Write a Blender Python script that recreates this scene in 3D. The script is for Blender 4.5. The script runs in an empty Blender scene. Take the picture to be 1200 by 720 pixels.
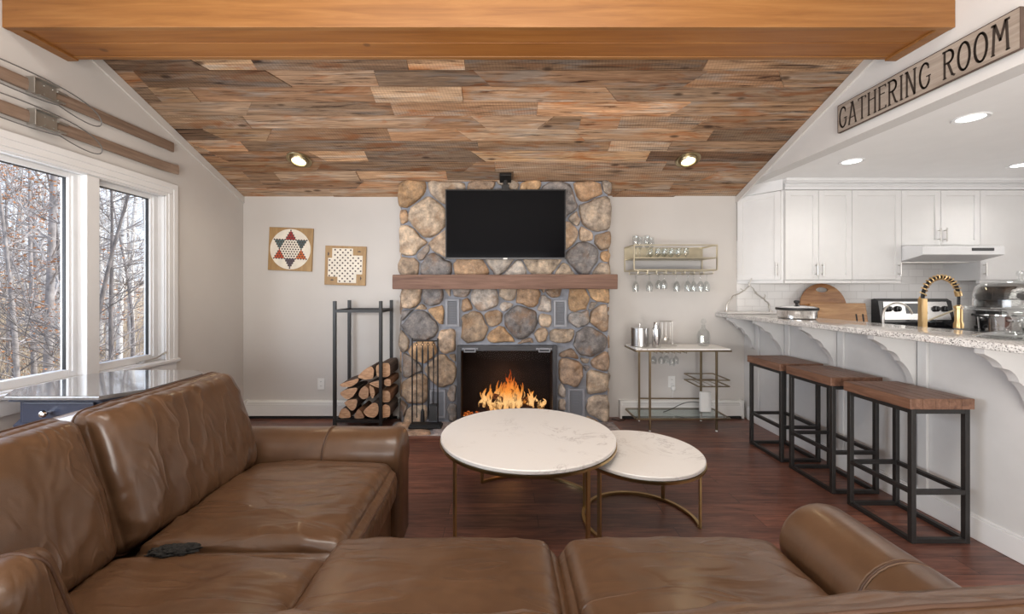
import bpy, bmesh, math, random
from mathutils import Vector, Matrix, noise
PI = math.pi
SC = bpy.context.scene
COL = SC.collection

# ------------------------------------------------------------------ camera, world, light, exposure
cam_d = bpy.data.cameras.new('camera'); cam = bpy.data.objects.new('camera', cam_d); COL.objects.link(cam)
cam.location = (0, 0, 1.30); cam.rotation_euler = (PI/2, 0, 0)
cam_d.sensor_width = 36; cam_d.lens = 480/1200*36
cam_d.shift_x = 12/1200; cam_d.shift_y = -20/1200
cam_d.clip_start = 0.05; cam_d.clip_end = 300
SC.camera = cam
SC.view_settings.view_transform = 'Standard'; SC.view_settings.look = 'None'
SC.view_settings.gamma = 1; SC.view_settings.use_curve_mapping = False
SC.view_settings.exposure = 0.0
try:
    SC.cycles.max_bounces = 10; SC.cycles.transparent_max_bounces = 24
    SC.cycles.caustics_reflective = False; SC.cycles.caustics_refractive = False
    SC.cycles.sample_clamp_indirect = 6
except Exception: pass

world = bpy.data.worlds.new('sky'); SC.world = world; world.use_nodes = True
wn = world.node_tree.nodes; wl = world.node_tree.links; wn.clear()
w_out = wn.new('ShaderNodeOutputWorld'); w_bg = wn.new('ShaderNodeBackground')
w_tc = wn.new('ShaderNodeTexCoord'); w_sep = wn.new('ShaderNodeSeparateXYZ'); w_rmp = wn.new('ShaderNodeValToRGB')
wl.new(w_tc.outputs['Generated'], w_sep.inputs[0]); wl.new(w_sep.outputs['Z'], w_rmp.inputs[0])
w_rmp.color_ramp.elements[0].position = 0.0; w_rmp.color_ramp.elements[0].color = (.86, .89, .95, 1)
w_rmp.color_ramp.elements[1].position = 0.6; w_rmp.color_ramp.elements[1].color = (.42, .60, .92, 1)
e_ = w_rmp.color_ramp.elements.new(0.2); e_.color = (.74, .82, .95, 1)
wl.new(w_rmp.outputs[0], w_bg.inputs[0]); w_bg.inputs[1].default_value = 1.7
wl.new(w_bg.outputs[0], w_out.inputs[0])

def area_light(name, loc, direction, sx, sy, energy, color):
    d = bpy.data.lights.new(name, 'AREA'); d.shape = 'RECTANGLE'; d.size = sx; d.size_y = sy
    d.energy = energy; d.color = color
    o = bpy.data.objects.new(name, d); COL.objects.link(o); o.location = loc
    o.rotation_euler = Vector(direction).to_track_quat('-Z', 'Y').to_euler()
    return o
sun_d = bpy.data.lights.new('sun', 'SUN'); sun_d.energy = 6.0; sun_d.angle = math.radians(2); sun_d.color = (1, .93, .82)
sun = bpy.data.objects.new('sun', sun_d); COL.objects.link(sun)
sun.rotation_euler = Vector((-.62, -.30, -.72)).to_track_quat('-Z', 'Y').to_euler()
# daylight by the window's near half; the other area lights are added fill
area_light('rear_fill', (-.6, -2.9, 1.42), (0, 1, .05), 3.6, 1.25, 95, (1, .955, .90))  # added fill behind the camera, set in a made-up opening
area_light('window_daylight', (-3.0, 1.15, 1.46), (1, .12, -.05), 1.9, 1.1, 75, (.88, .93, 1))
area_light('kitchen_fill', (5.4, 1.6, 1.65), (-1, .10, .30), 2.6, 1.3, 20, (1, .97, .93))  # added fill from the kitchen side, no window behind it
area_light('rear_uplight_fill', (.1, -1.1, .55), (0, .80, .60), 3.2, .9, 165, (1, .95, .88))  # added up-light low behind the camera, brightens the plank ceiling
area_light('overhead_fill', (-.1, .7, 3.35), (0, .12, -1), 2.4, .8, 48, (1, .95, .88))  # added fill above the view, brightens seats, tables and floor

# ------------------------------------------------------------------ helpers
OFF = {}
def new_bm(): return bmesh.new()

def box(bm, x0, x1, y0, y1, z0, z1, bev=0, seg=2, mi=0):
    r = bmesh.ops.create_cube(bm, size=1)
    vs = r['verts']
    for v in vs:
        v.co = Vector((x0 + (v.co.x+.5)*(x1-x0), y0 + (v.co.y+.5)*(y1-y0), z0 + (v.co.z+.5)*(z1-z0)))
    fs = set(f for v in vs for f in v.link_faces)
    for f in fs: f.material_index = mi
    if bev > 0:
        es = set(e for v in vs for e in v.link_edges)
        rr = bmesh.ops.bevel(bm, geom=list(es), offset=bev, segments=seg, profile=.5, affect='EDGES')
        for f in rr['faces']: f.material_index = mi
        vs = list(set(v for f in rr['faces'] for v in f.verts) | set(v for v in vs if v.is_valid))
    return vs

def frame_of(d):
    d = d.normalized(); u = Vector((0, 0, 1)) if abs(d.z) < .9 else Vector((1, 0, 0))
    a = d.cross(u).normalized(); b = a.cross(d).normalized()
    return a, b

def tube(bm, pts, r, seg=8, closed=False, cap=True, mi=0, sq=False):
    """a tube along pts; r a number or one radius per point"""
    pts = [Vector(p) for p in pts]; n = len(pts)
    rs = r if isinstance(r, (list, tuple)) else [r]*n
    rings = []; a0 = None
    for i, p in enumerate(pts):
        if closed: d = pts[(i+1) % n] - pts[(i-1) % n]
        else: d = pts[min(i+1, n-1)] - pts[max(i-1, 0)]
        if d.length < 1e-9: d = Vector((0, 0, 1))
        d.normalize()
        if a0 is None: a, b = frame_of(d)
        else:
            a = (a0 - d*a0.dot(d))
            if a.length < 1e-6: a, b = frame_of(d)
            else: a.normalize(); b = a.cross(d).normalized()
        a0 = a
        ring = []
        for k in range(seg):
            t = 2*PI*(k+.5*(1 if sq else 0))/seg
            rr = rs[i]*(1.4142 if sq else 1)
            ring.append(bm.verts.new(p + a*math.cos(t)*rr + b*math.sin(t)*rr))
        rings.append(ring)
    m = n if closed else n-1
    for i in range(m):
        A, B = rings[i], rings[(i+1) % n]
        for k in range(seg):
            f = bm.faces.new((A[k], A[(k+1) % seg], B[(k+1) % seg], B[k])); f.material_index = mi
    if cap and not closed:
        f = bm.faces.new(rings[0][::-1]); f.material_index = mi
        f = bm.faces.new(rings[-1]); f.material_index = mi
    return rings

def bar(bm, p0, p1, w, mi=0): tube(bm, [p0, p1], w/2, 4, sq=True, mi=mi)   # square section rod, w wide

def rod(bm, axis, a0, a1, c1, c2, w):
    """axis-aligned square bar"""
    h = w/2
    if axis == 'x': box(bm, a0, a1, c1-h, c1+h, c2-h, c2+h)
    elif axis == 'y': box(bm, c1-h, c1+h, a0, a1, c2-h, c2+h)
    else: box(bm, c1-h, c1+h, c2-h, c2+h, a0, a1)

def lathe(bm, prof, c=(0, 0, 0), seg=28, close=False, mi=0, axis='z'):
    c = Vector(c); rings = []
    for r, z in prof:
        if r < 1e-6:
            rings.append([bm.verts.new(c + Vector((0, 0, z)))])
        else:
            rings.append([bm.verts.new(c + Vector((r*math.cos(2*PI*k/seg), r*math.sin(2*PI*k/seg), z))) for k in range(seg)])
    pairs = list(zip(rings[:-1], rings[1:]))
    if close: pairs.append((rings[-1], rings[0]))
    for A, B in pairs:
        for k in range(seg):
            k2 = (k+1) % seg
            if len(A) == 1 and len(B) == 1: continue
            if len(A) == 1: f = bm.faces.new((A[0], B[k2], B[k]))
            elif len(B) == 1: f = bm.faces.new((A[k], A[k2], B[0]))
            else: f = bm.faces.new((A[k], A[k2], B[k2], B[k]))
            f.material_index = mi
    vs = [v for R in rings for v in R]
    if axis != 'z':
        for v in vs:
            q = v.co - c
            v.co = c + (Vector((q.x, -q.z, q.y)) if axis == '-y' else Vector((q.z, q.y, -q.x)) if axis == 'x' else q)
    return vs

def prism(bm, pts, fn, t0, t1, mi=0):
    """polygon pts (2D) swept from t0 to t1; fn(a,b,t) -> point"""
    A = [bm.verts.new(Vector(fn(a, b, t0))) for a, b in pts]; B = [bm.verts.new(Vector(fn(a, b, t1))) for a, b in pts]
    n = len(pts); fs = []
    for k in range(n): fs.append(bm.faces.new((A[k], A[(k+1) % n], B[(k+1) % n], B[k])))
    fs.append(bm.faces.new(A[::-1])); fs.append(bm.faces.new(B))
    for f in fs: f.material_index = mi
    return A + B

def finish(name, bm, mats, smooth=False, angle=40):
    bmesh.ops.recalc_face_normals(bm, faces=bm.faces[:])
    me = bpy.data.meshes.new(name); bm.to_mesh(me); bm.free()
    for m in (mats if isinstance(mats, (list, tuple)) else [mats]): me.materials.append(m)
    if smooth:
        for p in me.polygons: p.use_smooth = True
        try: me.set_sharp_from_angle(angle=math.radians(angle))
        except Exception: pass
    return me

def obj(name, bm, mats, parent=None, smooth=False, angle=40, label=None):
    if parent is None:
        xs = [v.co.x for v in bm.verts]; ys = [v.co.y for v in bm.verts]; zs = [v.co.z for v in bm.verts]
        o0 = Vector(((min(xs)+max(xs))/2, (min(ys)+max(ys))/2, min(zs)))
    else: o0 = OFF.get(parent.name, Vector((0, 0, 0)))
    if o0.length: bmesh.ops.translate(bm, verts=bm.verts[:], vec=-o0)
    me = finish(name, bm, mats, smooth, angle)
    o = bpy.data.objects.new(name, me); COL.objects.link(o)
    if parent is None: o.location = o0; OFF[o.name] = o0
    else: o.parent = parent; OFF[o.name] = o0
    if label: o['label'] = label
    return o

def thing(name, label, cat, loc=(0, 0, 0), rotz=0, group=None, world=True):
    """an Empty at the thing's base; with world=True its parts are written in room coordinates"""
    o = bpy.data.objects.new(name, None); COL.objects.link(o)
    o.empty_display_size = .1
    o.location = loc; o.rotation_euler = (0, 0, rotz); OFF[o.name] = Vector(loc) if world else Vector((0, 0, 0))
    o['label'] = label; o['category'] = cat
    if group: o['group'] = group
    return o

def tag(o, label, cat, group=None, kind=None):
    o['label'] = label; o['category'] = cat
    if group: o['group'] = group
    if kind: o['kind'] = kind
    return o

def struct(name, bm, mats, parent=None, smooth=False, angle=40):
    o = obj(name, bm, mats, parent, smooth, angle)
    if parent is None: o['kind'] = 'structure'
    return o

def dup(root, loc=None, rotz=None, label=None, group=None, scale=None):
    r = root.copy(); COL.objects.link(r)
    if loc is not None: r.location = loc
    if rotz is not None: r.rotation_euler = (0, 0, rotz)
    if scale is not None: r.scale = scale
    if label: r['label'] = label
    if group: r['group'] = group
    for ch in list(root.children):
        c = ch.copy(); COL.objects.link(c); c.parent = r
        for g in list(ch.children):
            d = g.copy(); COL.objects.link(d); d.parent = c
    return r

def lerp(a, b, t): return a + (b-a)*t
def bez(p0, p1, p2, p3, n):
    p0, p1, p2, p3 = map(Vector, (p0, p1, p2, p3)); out = []
    for i in range(n+1):
        t = i/n; s = 1-t
        out.append(p0*s**3 + p1*3*s*s*t + p2*3*s*t*t + p3*t**3)
    return out

# ------------------------------------------------------------------ materials
def srgb(r, g, b):
    f = lambda c: (c/255/12.92 if c/255 <= .04045 else ((c/255+.055)/1.055)**2.4)
    return (f(r), f(g), f(b), 1)

def base_mat(name):
    m = bpy.data.materials.new(name); m.use_nodes = True
    nt = m.node_tree; nt.nodes.clear()
    out = nt.nodes.new('ShaderNodeOutputMaterial'); p = nt.nodes.new('ShaderNodeBsdfPrincipled')
    nt.links.new(p.outputs[0], out.inputs[0])
    return m, nt, p

def node(nt, t, **kw):
    n = nt.nodes.new(t)
    for k, v in kw.items(): setattr(n, k, v)
    return n

def coords(nt, scale=(1, 1, 1), which='Object', rot=(0, 0, 0)):
    tc = node(nt, 'ShaderNodeTexCoord'); mp = node(nt, 'ShaderNodeMapping')
    mp.inputs['Scale'].default_value = scale; mp.inputs['Rotation'].default_value = rot
    nt.links.new(tc.outputs[which], mp.inputs[0]); return mp.outputs[0]

def noise_tex(nt, vec, scale, detail=4, rough=.6, dist=0):
    n = node(nt, 'ShaderNodeTexNoise'); n.inputs['Scale'].default_value = scale; n.inputs['Detail'].default_value = detail
    n.inputs['Roughness'].default_value = rough; n.inputs['Distortion'].default_value = dist
    nt.links.new(vec, n.inputs['Vector']); return n.outputs['Fac']

def ramp(nt, fac, stops, interp='LINEAR'):
    r = node(nt, 'ShaderNodeValToRGB'); r.color_ramp.interpolation = interp
    el = r.color_ramp.elements
    while len(el) < len(stops): el.new(.5)
    for e, (p, c) in zip(el, stops): e.position = p; e.color = c if len(c) == 4 else (*c, 1)
    nt.links.new(fac, r.inputs[0]); return r.outputs[0]

def mixc(nt, fac, a, b, mode='MIX'):
    m = node(nt, 'ShaderNodeMix'); m.data_type = 'RGBA'; m.blend_type = mode
    for s, v in ((0, fac), (6, a), (7, b)):
        if isinstance(v, (int, float)): m.inputs[s].default_value = v
        elif isinstance(v, tuple): m.inputs[s].default_value = v
        else: nt.links.new(v, m.inputs[s])
    return m.outputs[2]

def math_n(nt, op, a, b=0.0):
    m = node(nt, 'ShaderNodeMath'); m.operation = op
    for s, v in ((0, a), (1, b)):
        if isinstance(v, (int, float)): m.inputs[s].default_value = v
        else: nt.links.new(v, m.inputs[s])
    return m.outputs[0]

def bump(nt, p, h, strength=.3, dist=.01):
    b = node(nt, 'ShaderNodeBump'); b.inputs['Strength'].default_value = strength; b.inputs['Distance'].default_value = dist
    nt.links.new(h, b.inputs['Height']); nt.links.new(b.outputs[0], p.inputs['Normal']); return b

def plain(name, col, rough=.5, metal=0, spec=.5, var=.06, vscale=6, bmp=0, bscale=80, coat=0):
    m, nt, p = base_mat(name)
    v = coords(nt); n = noise_tex(nt, v, vscale, 3)
    c2 = tuple(min(1, c*(1-var)) for c in col[:3]) + (1,); c1 = tuple(min(1, c*(1+var)) for c in col[:3]) + (1,)
    nt.links.new(ramp(nt, n, [(.3, c2), (.7, c1)]), p.inputs['Base Color'])
    p.inputs['Roughness'].default_value = rough; p.inputs['Metallic'].default_value = metal
    p.inputs['Specular IOR Level'].default_value = spec
    p.inputs['Coat Weight'].default_value = coat
    if bmp: bump(nt, p, noise_tex(nt, v, bscale, 4), bmp, .003)
    return m

def wood(name, stops, scale=(2, 30, 30), rough=.45, knots=.0, nscale=1.6, bmp=.15, rnd=False, spec=.5):
    """grain stretched along the axis that has the small scale"""
    m, nt, p = base_mat(name)
    v = coords(nt, scale)
    if rnd:
        oi = node(nt, 'ShaderNodeObjectInfo'); ad = node(nt, 'ShaderNodeVectorMath'); ad.operation = 'ADD'
        sc = node(nt, 'ShaderNodeVectorMath'); sc.operation = 'SCALE'; sc.inputs[3].default_value = 37
        cb = node(nt, 'ShaderNodeCombineXYZ')
        for k in range(3): nt.links.new(oi.outputs['Random'], cb.inputs[k])
        nt.links.new(cb.outputs[0], sc.inputs[0]); nt.links.new(v, ad.inputs[0]); nt.links.new(sc.outputs[0], ad.inputs[1]); v = ad.outputs[0]
    g = noise_tex(nt, v, nscale, 6, .62, .6)
    c = ramp(nt, g, stops)
    if knots:
        tc = coords(nt, (2.1, 2.6, 2.6))
        vo = node(nt, 'ShaderNodeTexVoronoi'); vo.inputs['Scale'].default_value = 1.3; nt.links.new(tc, vo.inputs['Vector'])
        k = ramp(nt, vo.outputs['Distance'], [(.0, (1, 1, 1)), (.045, (.8, .8, .8)), (.075, (0, 0, 0))])
        c = mixc(nt, math_n(nt, 'MULTIPLY', k, knots), c, tuple(x*.35 for x in stops[0][1][:3]) + (1,))
    nt.links.new(c, p.inputs['Base Color']); p.inputs['Roughness'].default_value = rough
    p.inputs['Specular IOR Level'].default_value = spec
    bump(nt, p, g, bmp, .004)
    return m

def metal(name, col, rough=.3, brushed=False):
    m, nt, p = base_mat(name)
    v = coords(nt, (1, 1, 60) if brushed else (1, 1, 1)); n = noise_tex(nt, v, 8, 3)
    nt.links.new(ramp(nt, n, [(.3, tuple(c*.88 for c in col[:3])), (.7, tuple(min(1, c*1.06) for c in col[:3]))]), p.inputs['Base Color'])
    p.inputs['Metallic'].default_value = 1; p.inputs['Roughness'].default_value = rough
    return m

def clear_glass(name, tint=(.96, .97, .97, 1), ior=1.45, rough=.01):
    """thin clear glass: passes light, mirrors by Fresnel"""
    m = bpy.data.materials.new(name); m.use_nodes = True; nt = m.node_tree; nt.nodes.clear()
    out = node(nt, 'ShaderNodeOutputMaterial'); tr = node(nt, 'ShaderNodeBsdfTransparent'); gl = node(nt, 'ShaderNodeBsdfGlossy')
    tr.inputs[0].default_value = tint; gl.inputs['Roughness'].default_value = rough; gl.inputs[0].default_value = (1, 1, 1, 1)
    lw = node(nt, 'ShaderNodeLayerWeight'); lw.inputs[0].default_value = .5      # Schlick's Fresnel, the same from both sides of the wall
    f0 = ((ior-1)/(ior+1))**2
    fr = math_n(nt, 'ADD', math_n(nt, 'MULTIPLY', math_n(nt, 'POWER', lw.outputs['Facing'], 5.0), 1-f0), f0)
    mx = node(nt, 'ShaderNodeMixShader')
    nt.links.new(fr, mx.inputs[0]); nt.links.new(tr.outputs[0], mx.inputs[1]); nt.links.new(gl.outputs[0], mx.inputs[2])
    nt.links.new(mx.outputs[0], out.inputs[0]); return m

def glow(name, col, strength):
    m = bpy.data.materials.new(name); m.use_nodes = True; nt = m.node_tree; nt.nodes.clear()
    out = node(nt, 'ShaderNodeOutputMaterial'); e = node(nt, 'ShaderNodeEmission')
    e.inputs[0].default_value = col; e.inputs[1].default_value = strength
    nt.links.new(e.outputs[0], out.inputs[0]); return m

M = {}
M['wall'] = plain('wall_paint', (.60, .572, .545, 1), .85, var=.03, vscale=1.5, bmp=.05, bscale=120, spec=.2)
M['wall_white'] = plain('white_wall_paint', (.67, .66, .65, 1), .8, var=.02, bmp=.04, bscale=120, spec=.2)
M['kitchen_ceiling'] = plain('ceiling_paint', (.88, .88, .88, 1), .9, var=.015, spec=.1)
M['trim'] = plain('trim_paint', (.72, .72, .725, 1), .4, var=.02)
M['cabinet'] = plain('cabinet_paint', (.72, .715, .71, 1), .38, var=.02)
M['bar_paint'] = plain('bar_paint', (.60, .595, .59, 1), .55, var=.03)
M['black_steel'] = plain('black_steel', (.016, .0145, .014, 1), .45, var=.25, vscale=20, spec=.5)
M['iron'] = plain('iron', (.011, .011, .012, 1), .5, var=.2)
M['nickel'] = metal('brushed_nickel', (.62, .60, .57, 1), .32, True)
M['steel'] = metal('stainless_steel', (.66, .65, .64, 1), .24, True)
M['chrome'] = metal('chrome', (.85, .85, .86, 1), .08)
M['brass'] = metal('antique_brass', (.50, .36, .17, 1), .28)
M['gold'] = metal('brushed_gold', (.78, .55, .28, 1), .3)
M['pale_gold'] = metal('champagne_gold', (.62, .56, .42, 1), .38)
M['bronze'] = metal('dark_bronze', (.30, .235, .15, 1), .35)
M['black_plastic'] = plain('black_plastic', (.012, .012, .013, 1), .35)
M['white_plastic'] = plain('white_plastic', (.78, .78, .76, 1), .45, var=.02)
M['pane'] = clear_glass('window_glass', (.97, .985, 1, 1), 1.3)
M['glass'] = clear_glass('crystal_glass', (.93, .94, .94, 1), 1.55)
M['shelf_glass'] = clear_glass('shelf_glass', (.80, .86, .85, 1), 1.5)

# ------------------------------------------------------------------ the room
XL, XR, YB, YR = -2.644, 2.40, 4.19, -3.0      # window wall, gable wall, back wall, rear wall
XK = 5.6                                       # kitchen's far side
CZ, CK = 2.251, .381                           # eave height, roof pitch
YT = 0.6                                       # ridge
KZ = 2.345                                     # kitchen ceiling
def cz(y): return CZ + CK*(YB - y) if y >= YT else CZ + CK*(YB - 2*YT + y)

# floor
def floor_mat():
    m, nt, p = base_mat('dark_plank_floor')
    v = coords(nt, (1, 1, 1))
    br = node(nt, 'ShaderNodeTexBrick'); br.offset = .41; br.offset_frequency = 2; br.squash = 1
    br.inputs['Color1'].default_value = (.2, .2, .2, 1); br.inputs['Color2'].default_value = (.8, .8, .8, 1); br.inputs['Mortar'].default_value = (0, 0, 0, 1)
    br.inputs['Scale'].default_value = 1; br.inputs['Mortar Size'].default_value = .0016; br.inputs['Brick Width'].default_value = 1.25; br.inputs['Row Height'].default_value = .125
    br.inputs['Mortar Smooth'].default_value = .1
    nt.links.new(v, br.inputs['Vector'])
    vs = coords(nt, (1.3, 14, 1)); ad = node(nt, 'ShaderNodeVectorMath'); ad.operation = 'ADD'
    sc = node(nt, 'ShaderNodeVectorMath'); sc.operation = 'SCALE'; sc.inputs[3].default_value = 9
    nt.links.new(br.outputs['Color'], sc.inputs[0]); nt.links.new(vs, ad.inputs[0]); nt.links.new(sc.outputs[0], ad.inputs[1])
    g = noise_tex(nt, ad.outputs[0], 2.2, 7, .66, 1.2)
    c = ramp(nt, g, [(.28, (.06, .026, .02)), (.45, (.14, .059, .042)), (.6, (.225, .098, .067)), (.78, (.33, .165, .11))])
    tint = ramp(nt, br.outputs['Color'], [(.2, (.72, .72, .74)), (.8, (1.12, 1.05, 1.0))])
    c = mixc(nt, 1.0, c, tint, 'MULTIPLY')
    c = mixc(nt, br.outputs['Fac'], c, (.012, .006, .005, 1))
    nt.links.new(c, p.inputs['Base Color'])
    p.inputs['Roughness'].default_value = .32
    h = math_n(nt, 'SUBTRACT', math_n(nt, 'MULTIPLY', g, .25), br.outputs['Fac'])
    bump(nt, p, h, .25, .002)
    return m
bm = new_bm(); box(bm, XL-.15, XK+.1, YR-.1, YB+.15, -.12, 0)
struct('floor', bm, floor_mat())

# plank ceiling over the living room
def barn_mat():
    m, nt, p = base_mat('reclaimed_barn_planks')
    at = node(nt, 'ShaderNodeAttribute'); at.attribute_name = 'plank'
    sp = node(nt, 'ShaderNodeSeparateColor'); nt.links.new(at.outputs['Color'], sp.inputs[0])
    v = coords(nt, (1.5, 26, 26))
    sc = node(nt, 'ShaderNodeVectorMath'); sc.operation = 'SCALE'; sc.inputs[3].default_value = 31
    ad = node(nt, 'ShaderNodeVectorMath'); ad.operation = 'ADD'
    nt.links.new(at.outputs['Color'], sc.inputs[0]); nt.links.new(v, ad.inputs[0]); nt.links.new(sc.outputs[0], ad.inputs[1])
    g = noise_tex(nt, ad.outputs[0], 1.5, 7, .68, 1.0)
    basec = ramp(nt, sp.outputs[0], [(.0, (.20, .085, .034)), (.16, (.30, .135, .055)), (.30, (.24, .155, .10)), (.44, (.33, .185, .09)),
                                     (.58, (.34, .27, .22)), (.72, (.40, .26, .14)), (.86, (.235, .19, .165)), (1.0, (.165, .08, .042))])
    dark = mixc(nt, 1.0, basec, (.13, .10, .09, 1), 'MULTIPLY')
    lite = mixc(nt, .40, basec, (.80, .60, .43, 1))
    gw = ramp(nt, g, [(.33, (0, 0, 0)), (.45, (.42, .42, .42)), (.56, (.62, .62, .62)), (.72, (1, 1, 1))])
    c = mixc(nt, gw, dark, lite)
    # grey weathering in long patches
    v2 = coords(nt, (1.6, 11, 11)); ad2 = node(nt, 'ShaderNodeVectorMath'); ad2.operation = 'ADD'
    nt.links.new(v2, ad2.inputs[0]); nt.links.new(sc.outputs[0], ad2.inputs[1])
    w = noise_tex(nt, ad2.outputs[0], 1.3, 5, .6, .5)
    wf = ramp(nt, w, [(.50, (0, 0, 0)), (.64, (.72, .72, .72))])
    c = mixc(nt, wf, c, mixc(nt, gw, (.07, .062, .058, 1), (.44, .41, .385, 1)))
    # orange rust streaks
    v3 = coords(nt, (2.2, 9, 9)); ad3 = node(nt, 'ShaderNodeVectorMath'); ad3.operation = 'ADD'
    nt.links.new(v3, ad3.inputs[0]); nt.links.new(sc.outputs[0], ad3.inputs[1])
    r_ = noise_tex(nt, ad3.outputs[0], 1.1, 4, .6, .8)
    c = mixc(nt, ramp(nt, r_, [(.54, (0, 0, 0)), (.68, (.70, .70, .70))]), c, (.24, .088, .026, 1))
    # saw marks on some planks
    sw = node(nt, 'ShaderNodeTexWave'); sw.bands_direction = 'X'; sw.inputs['Scale'].default_value = 15; sw.inputs['Distortion'].default_value = 1.6
    sw.inputs['Detail'].default_value = 2
    nt.links.new(coords(nt, (1, .55, .55), rot=(0, 0, .35)), sw.inputs['Vector'])
    sf = math_n(nt, 'MULTIPLY', ramp(nt, sp.outputs[1], [(.55, (0, 0, 0)), (.65, (1, 1, 1))]), ramp(nt, sw.outputs['Fac'], [(.55, (0, 0, 0)), (.95, (.20, .20, .20))]))
    c = mixc(nt, sf, c, (.075, .055, .045, 1))
    # knots
    vo = node(nt, 'ShaderNodeTexVoronoi'); vo.inputs['Scale'].default_value = 1.0
    nt.links.new(coords(nt, (2.6, 6.5, 6.5)), vo.inputs['Vector'])
    kf = ramp(nt, vo.outputs['Distance'], [(.0, (.9, .9, .9)), (.07, (.75, .75, .75)), (.13, (0, 0, 0))])
    c = mixc(nt, kf, c, (.045, .026, .017, 1))
    br = ramp(nt, sp.outputs[2], [(0, (.56, .50, .46)), (1, (1.95, 1.75, 1.5))])
    c = mixc(nt, 1.0, c, br, 'MULTIPLY')
    nt.links.new(c, p.inputs['Base Color']); p.inputs['Roughness'].default_value = .75; p.inputs['Specular IOR Level'].default_value = .25
    bump(nt, p, g, .35, .006)
    return m
M['barn'] = barn_mat()
def planks(name, y_start, sign, smax, seed):
    rnd = random.Random(seed); bm = new_bm(); lay = bm.loops.layers.float_color.new('plank')
    L = math.sqrt(1 + CK*CK); w = .137; i = 0
    z_start = cz(y_start)
    def fn(a, b, t):
        y = y_start - sign*b/L; z = z_start + CK*b/L
        return (a, y + sign*t*CK/L*-1, z + t/L) if False else (a, y + sign*t*CK/L, z + t/L)
    while i*w < smax:
        s0 = i*w; s1 = min(s0 + w - .0045, smax); x = XL - .15 - rnd.random()*.9; d0 = 0
        while x < XR - .02:
            ln = rnd.choice([.35, .6, .8, 1.0, 1.3, 1.7]) * rnd.uniform(.8, 1.2); x2 = x + ln
            d1 = rnd.choice([0, 0, 0, 0, .12, -.12])
            if x2 > XR - .35: x2, d1 = XR + .05, 0
            a0, a1 = max(x, XL-.13), min(x2 - .002, XR-.0005)
            if a1 > a0 + .02:
                p = [(a0, s0), (a1, s0), (min(a1 + d1, XR-.0005), s1), (max(min(a0 + d0, XR+.10), XL-.13), s1)]
                vs = prism(bm, p, fn, rnd.uniform(0, .012), .03)
                c = (rnd.random(), rnd.random(), rnd.random(), 1)
                for f in set(f for v in vs for f in v.link_faces):
                    for lp in f.loops: lp[lay] = c
            x, d0 = x2, d1
        i += 1
    return struct(name, bm, M['barn'])
planks('ceiling', YB, 1, (YB-YT)*math.sqrt(1+CK*CK), 11)
# roof deck above, other slope
bm = new_bm()
prism(bm, [(YR-.2, cz(YR)-CK*.2), (YT, cz(YT)), (YB+.15, CZ-CK*.15), (YB+.15, CZ-CK*.15+.25), (YT, cz(YT)+.25), (YR-.2, cz(YR)-CK*.2+.25)],
      lambda a, b, t: (t, a, b + .032), XL-.15, XR+.12)
struct('ceiling_deck', bm, M['wall_white'])
bm = new_bm(); box(bm, XR+.1205, XK+.1, YR-.1, YB+.15, KZ, KZ+.12)
struct('ceiling_kitchen', bm, M['kitchen_ceiling'])

# walls
bm = new_bm(); box(bm, XL-.15, XK+.1, YB, YB+.15, -.1, 2.6); struct('wall_back', bm, M['wall'])
WY0, WY1, WZ0, WZ1 = .25, 3.225, .745, 2.05
bm = new_bm()
box(bm, XL-.15, XL, YR-.1, WY0, -.1, 3.9); box(bm, XL-.15, XL, WY1, YB+.15, -.1, 3.2)
box(bm, XL-.15, XL, WY0, WY1, -.1, WZ0); box(bm, XL-.15, XL, WY0, WY1, WZ1, 3.9)
struct('wall_left', bm, M['wall'])
bm = new_bm(); prism(bm, [(YR, KZ), (YB+.1, KZ), (YB+.1, CZ+.2), (YT, 3.7), (YR, 3.0)], lambda a, b, t: (t, a, b), XR, XR+.12)
struct('wall_gable', bm, M['wall_white'])
bm = new_bm(); box(bm, XK, XK+.1, YR-.1, YB+.15, -.1, 2.6); struct('wall_right', bm, M['wall_white'])
bm = new_bm()
box(bm, XL-.15, -2.45, YR-.1, YR, -.1, 2.9); box(bm, 1.25, XK, YR-.1, YR, -.1, 2.9)
box(bm, -2.45, 1.25, YR-.1, YR, -.1, .8); box(bm, -2.45, 1.25, YR-.1, YR, 2.2, 2.9)  # opening made up for the rear fill lamp
struct('wall_rear', bm, M['wall'])
# flat boards along the sloping top of both side walls
for nm, xa, xb in (('trim_1', XL, XL+.014), ('trim_2', XR-.014, XR)):
    bm = new_bm()
    prism(bm, [(YB-.001, CZ-.065), (YB-.001, CZ), (YT, cz(YT)), (YT, cz(YT)-.065)], lambda a, b, t: (t, a, b), xa+.0005, xb-.0005)
    struct(nm, bm, M['wall'])

# ceiling beam of orange pine boards
M['pine'] = wood('orange_pine', [(.25, (.17, .066, .016)), (.5, (.25, .105, .027)), (.75, (.32, .15, .045))], (1.0, 16, 16), .5, knots=.75, nscale=1.5, bmp=.12)
M['pine_dark'] = wood('orange_pine_soffit', [(.25, (.19, .066, .013)), (.5, (.28, .105, .022)), (.75, (.35, .15, .04))], (.9, 16, 16), .5, knots=.75, nscale=1.3, bmp=.12)
bm = new_bm()
by0, by1, bz = 2.165, 2.494, 2.702
box(bm, XL+.001, XR-.001, by0, by0+.03, bz-.012, 3.02, .003)               # front board, its lower edge standing proud
box(bm, XL+.001, XR-.001, by1-.03, by1, bz, 2.86, .003)
struct('ceiling_beam', bm, M['pine'])
bm = new_bm(); ym = (by0+by1)/2
box(bm, XL+.001, XR-.001, by0+.031, ym-.002, bz+.004, bz+.03, .002); box(bm, XL+.001, XR-.001, ym+.002, by1-.031, bz+.004, bz+.03, .002)
struct('trim_3', bm, M['pine_dark'])
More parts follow.
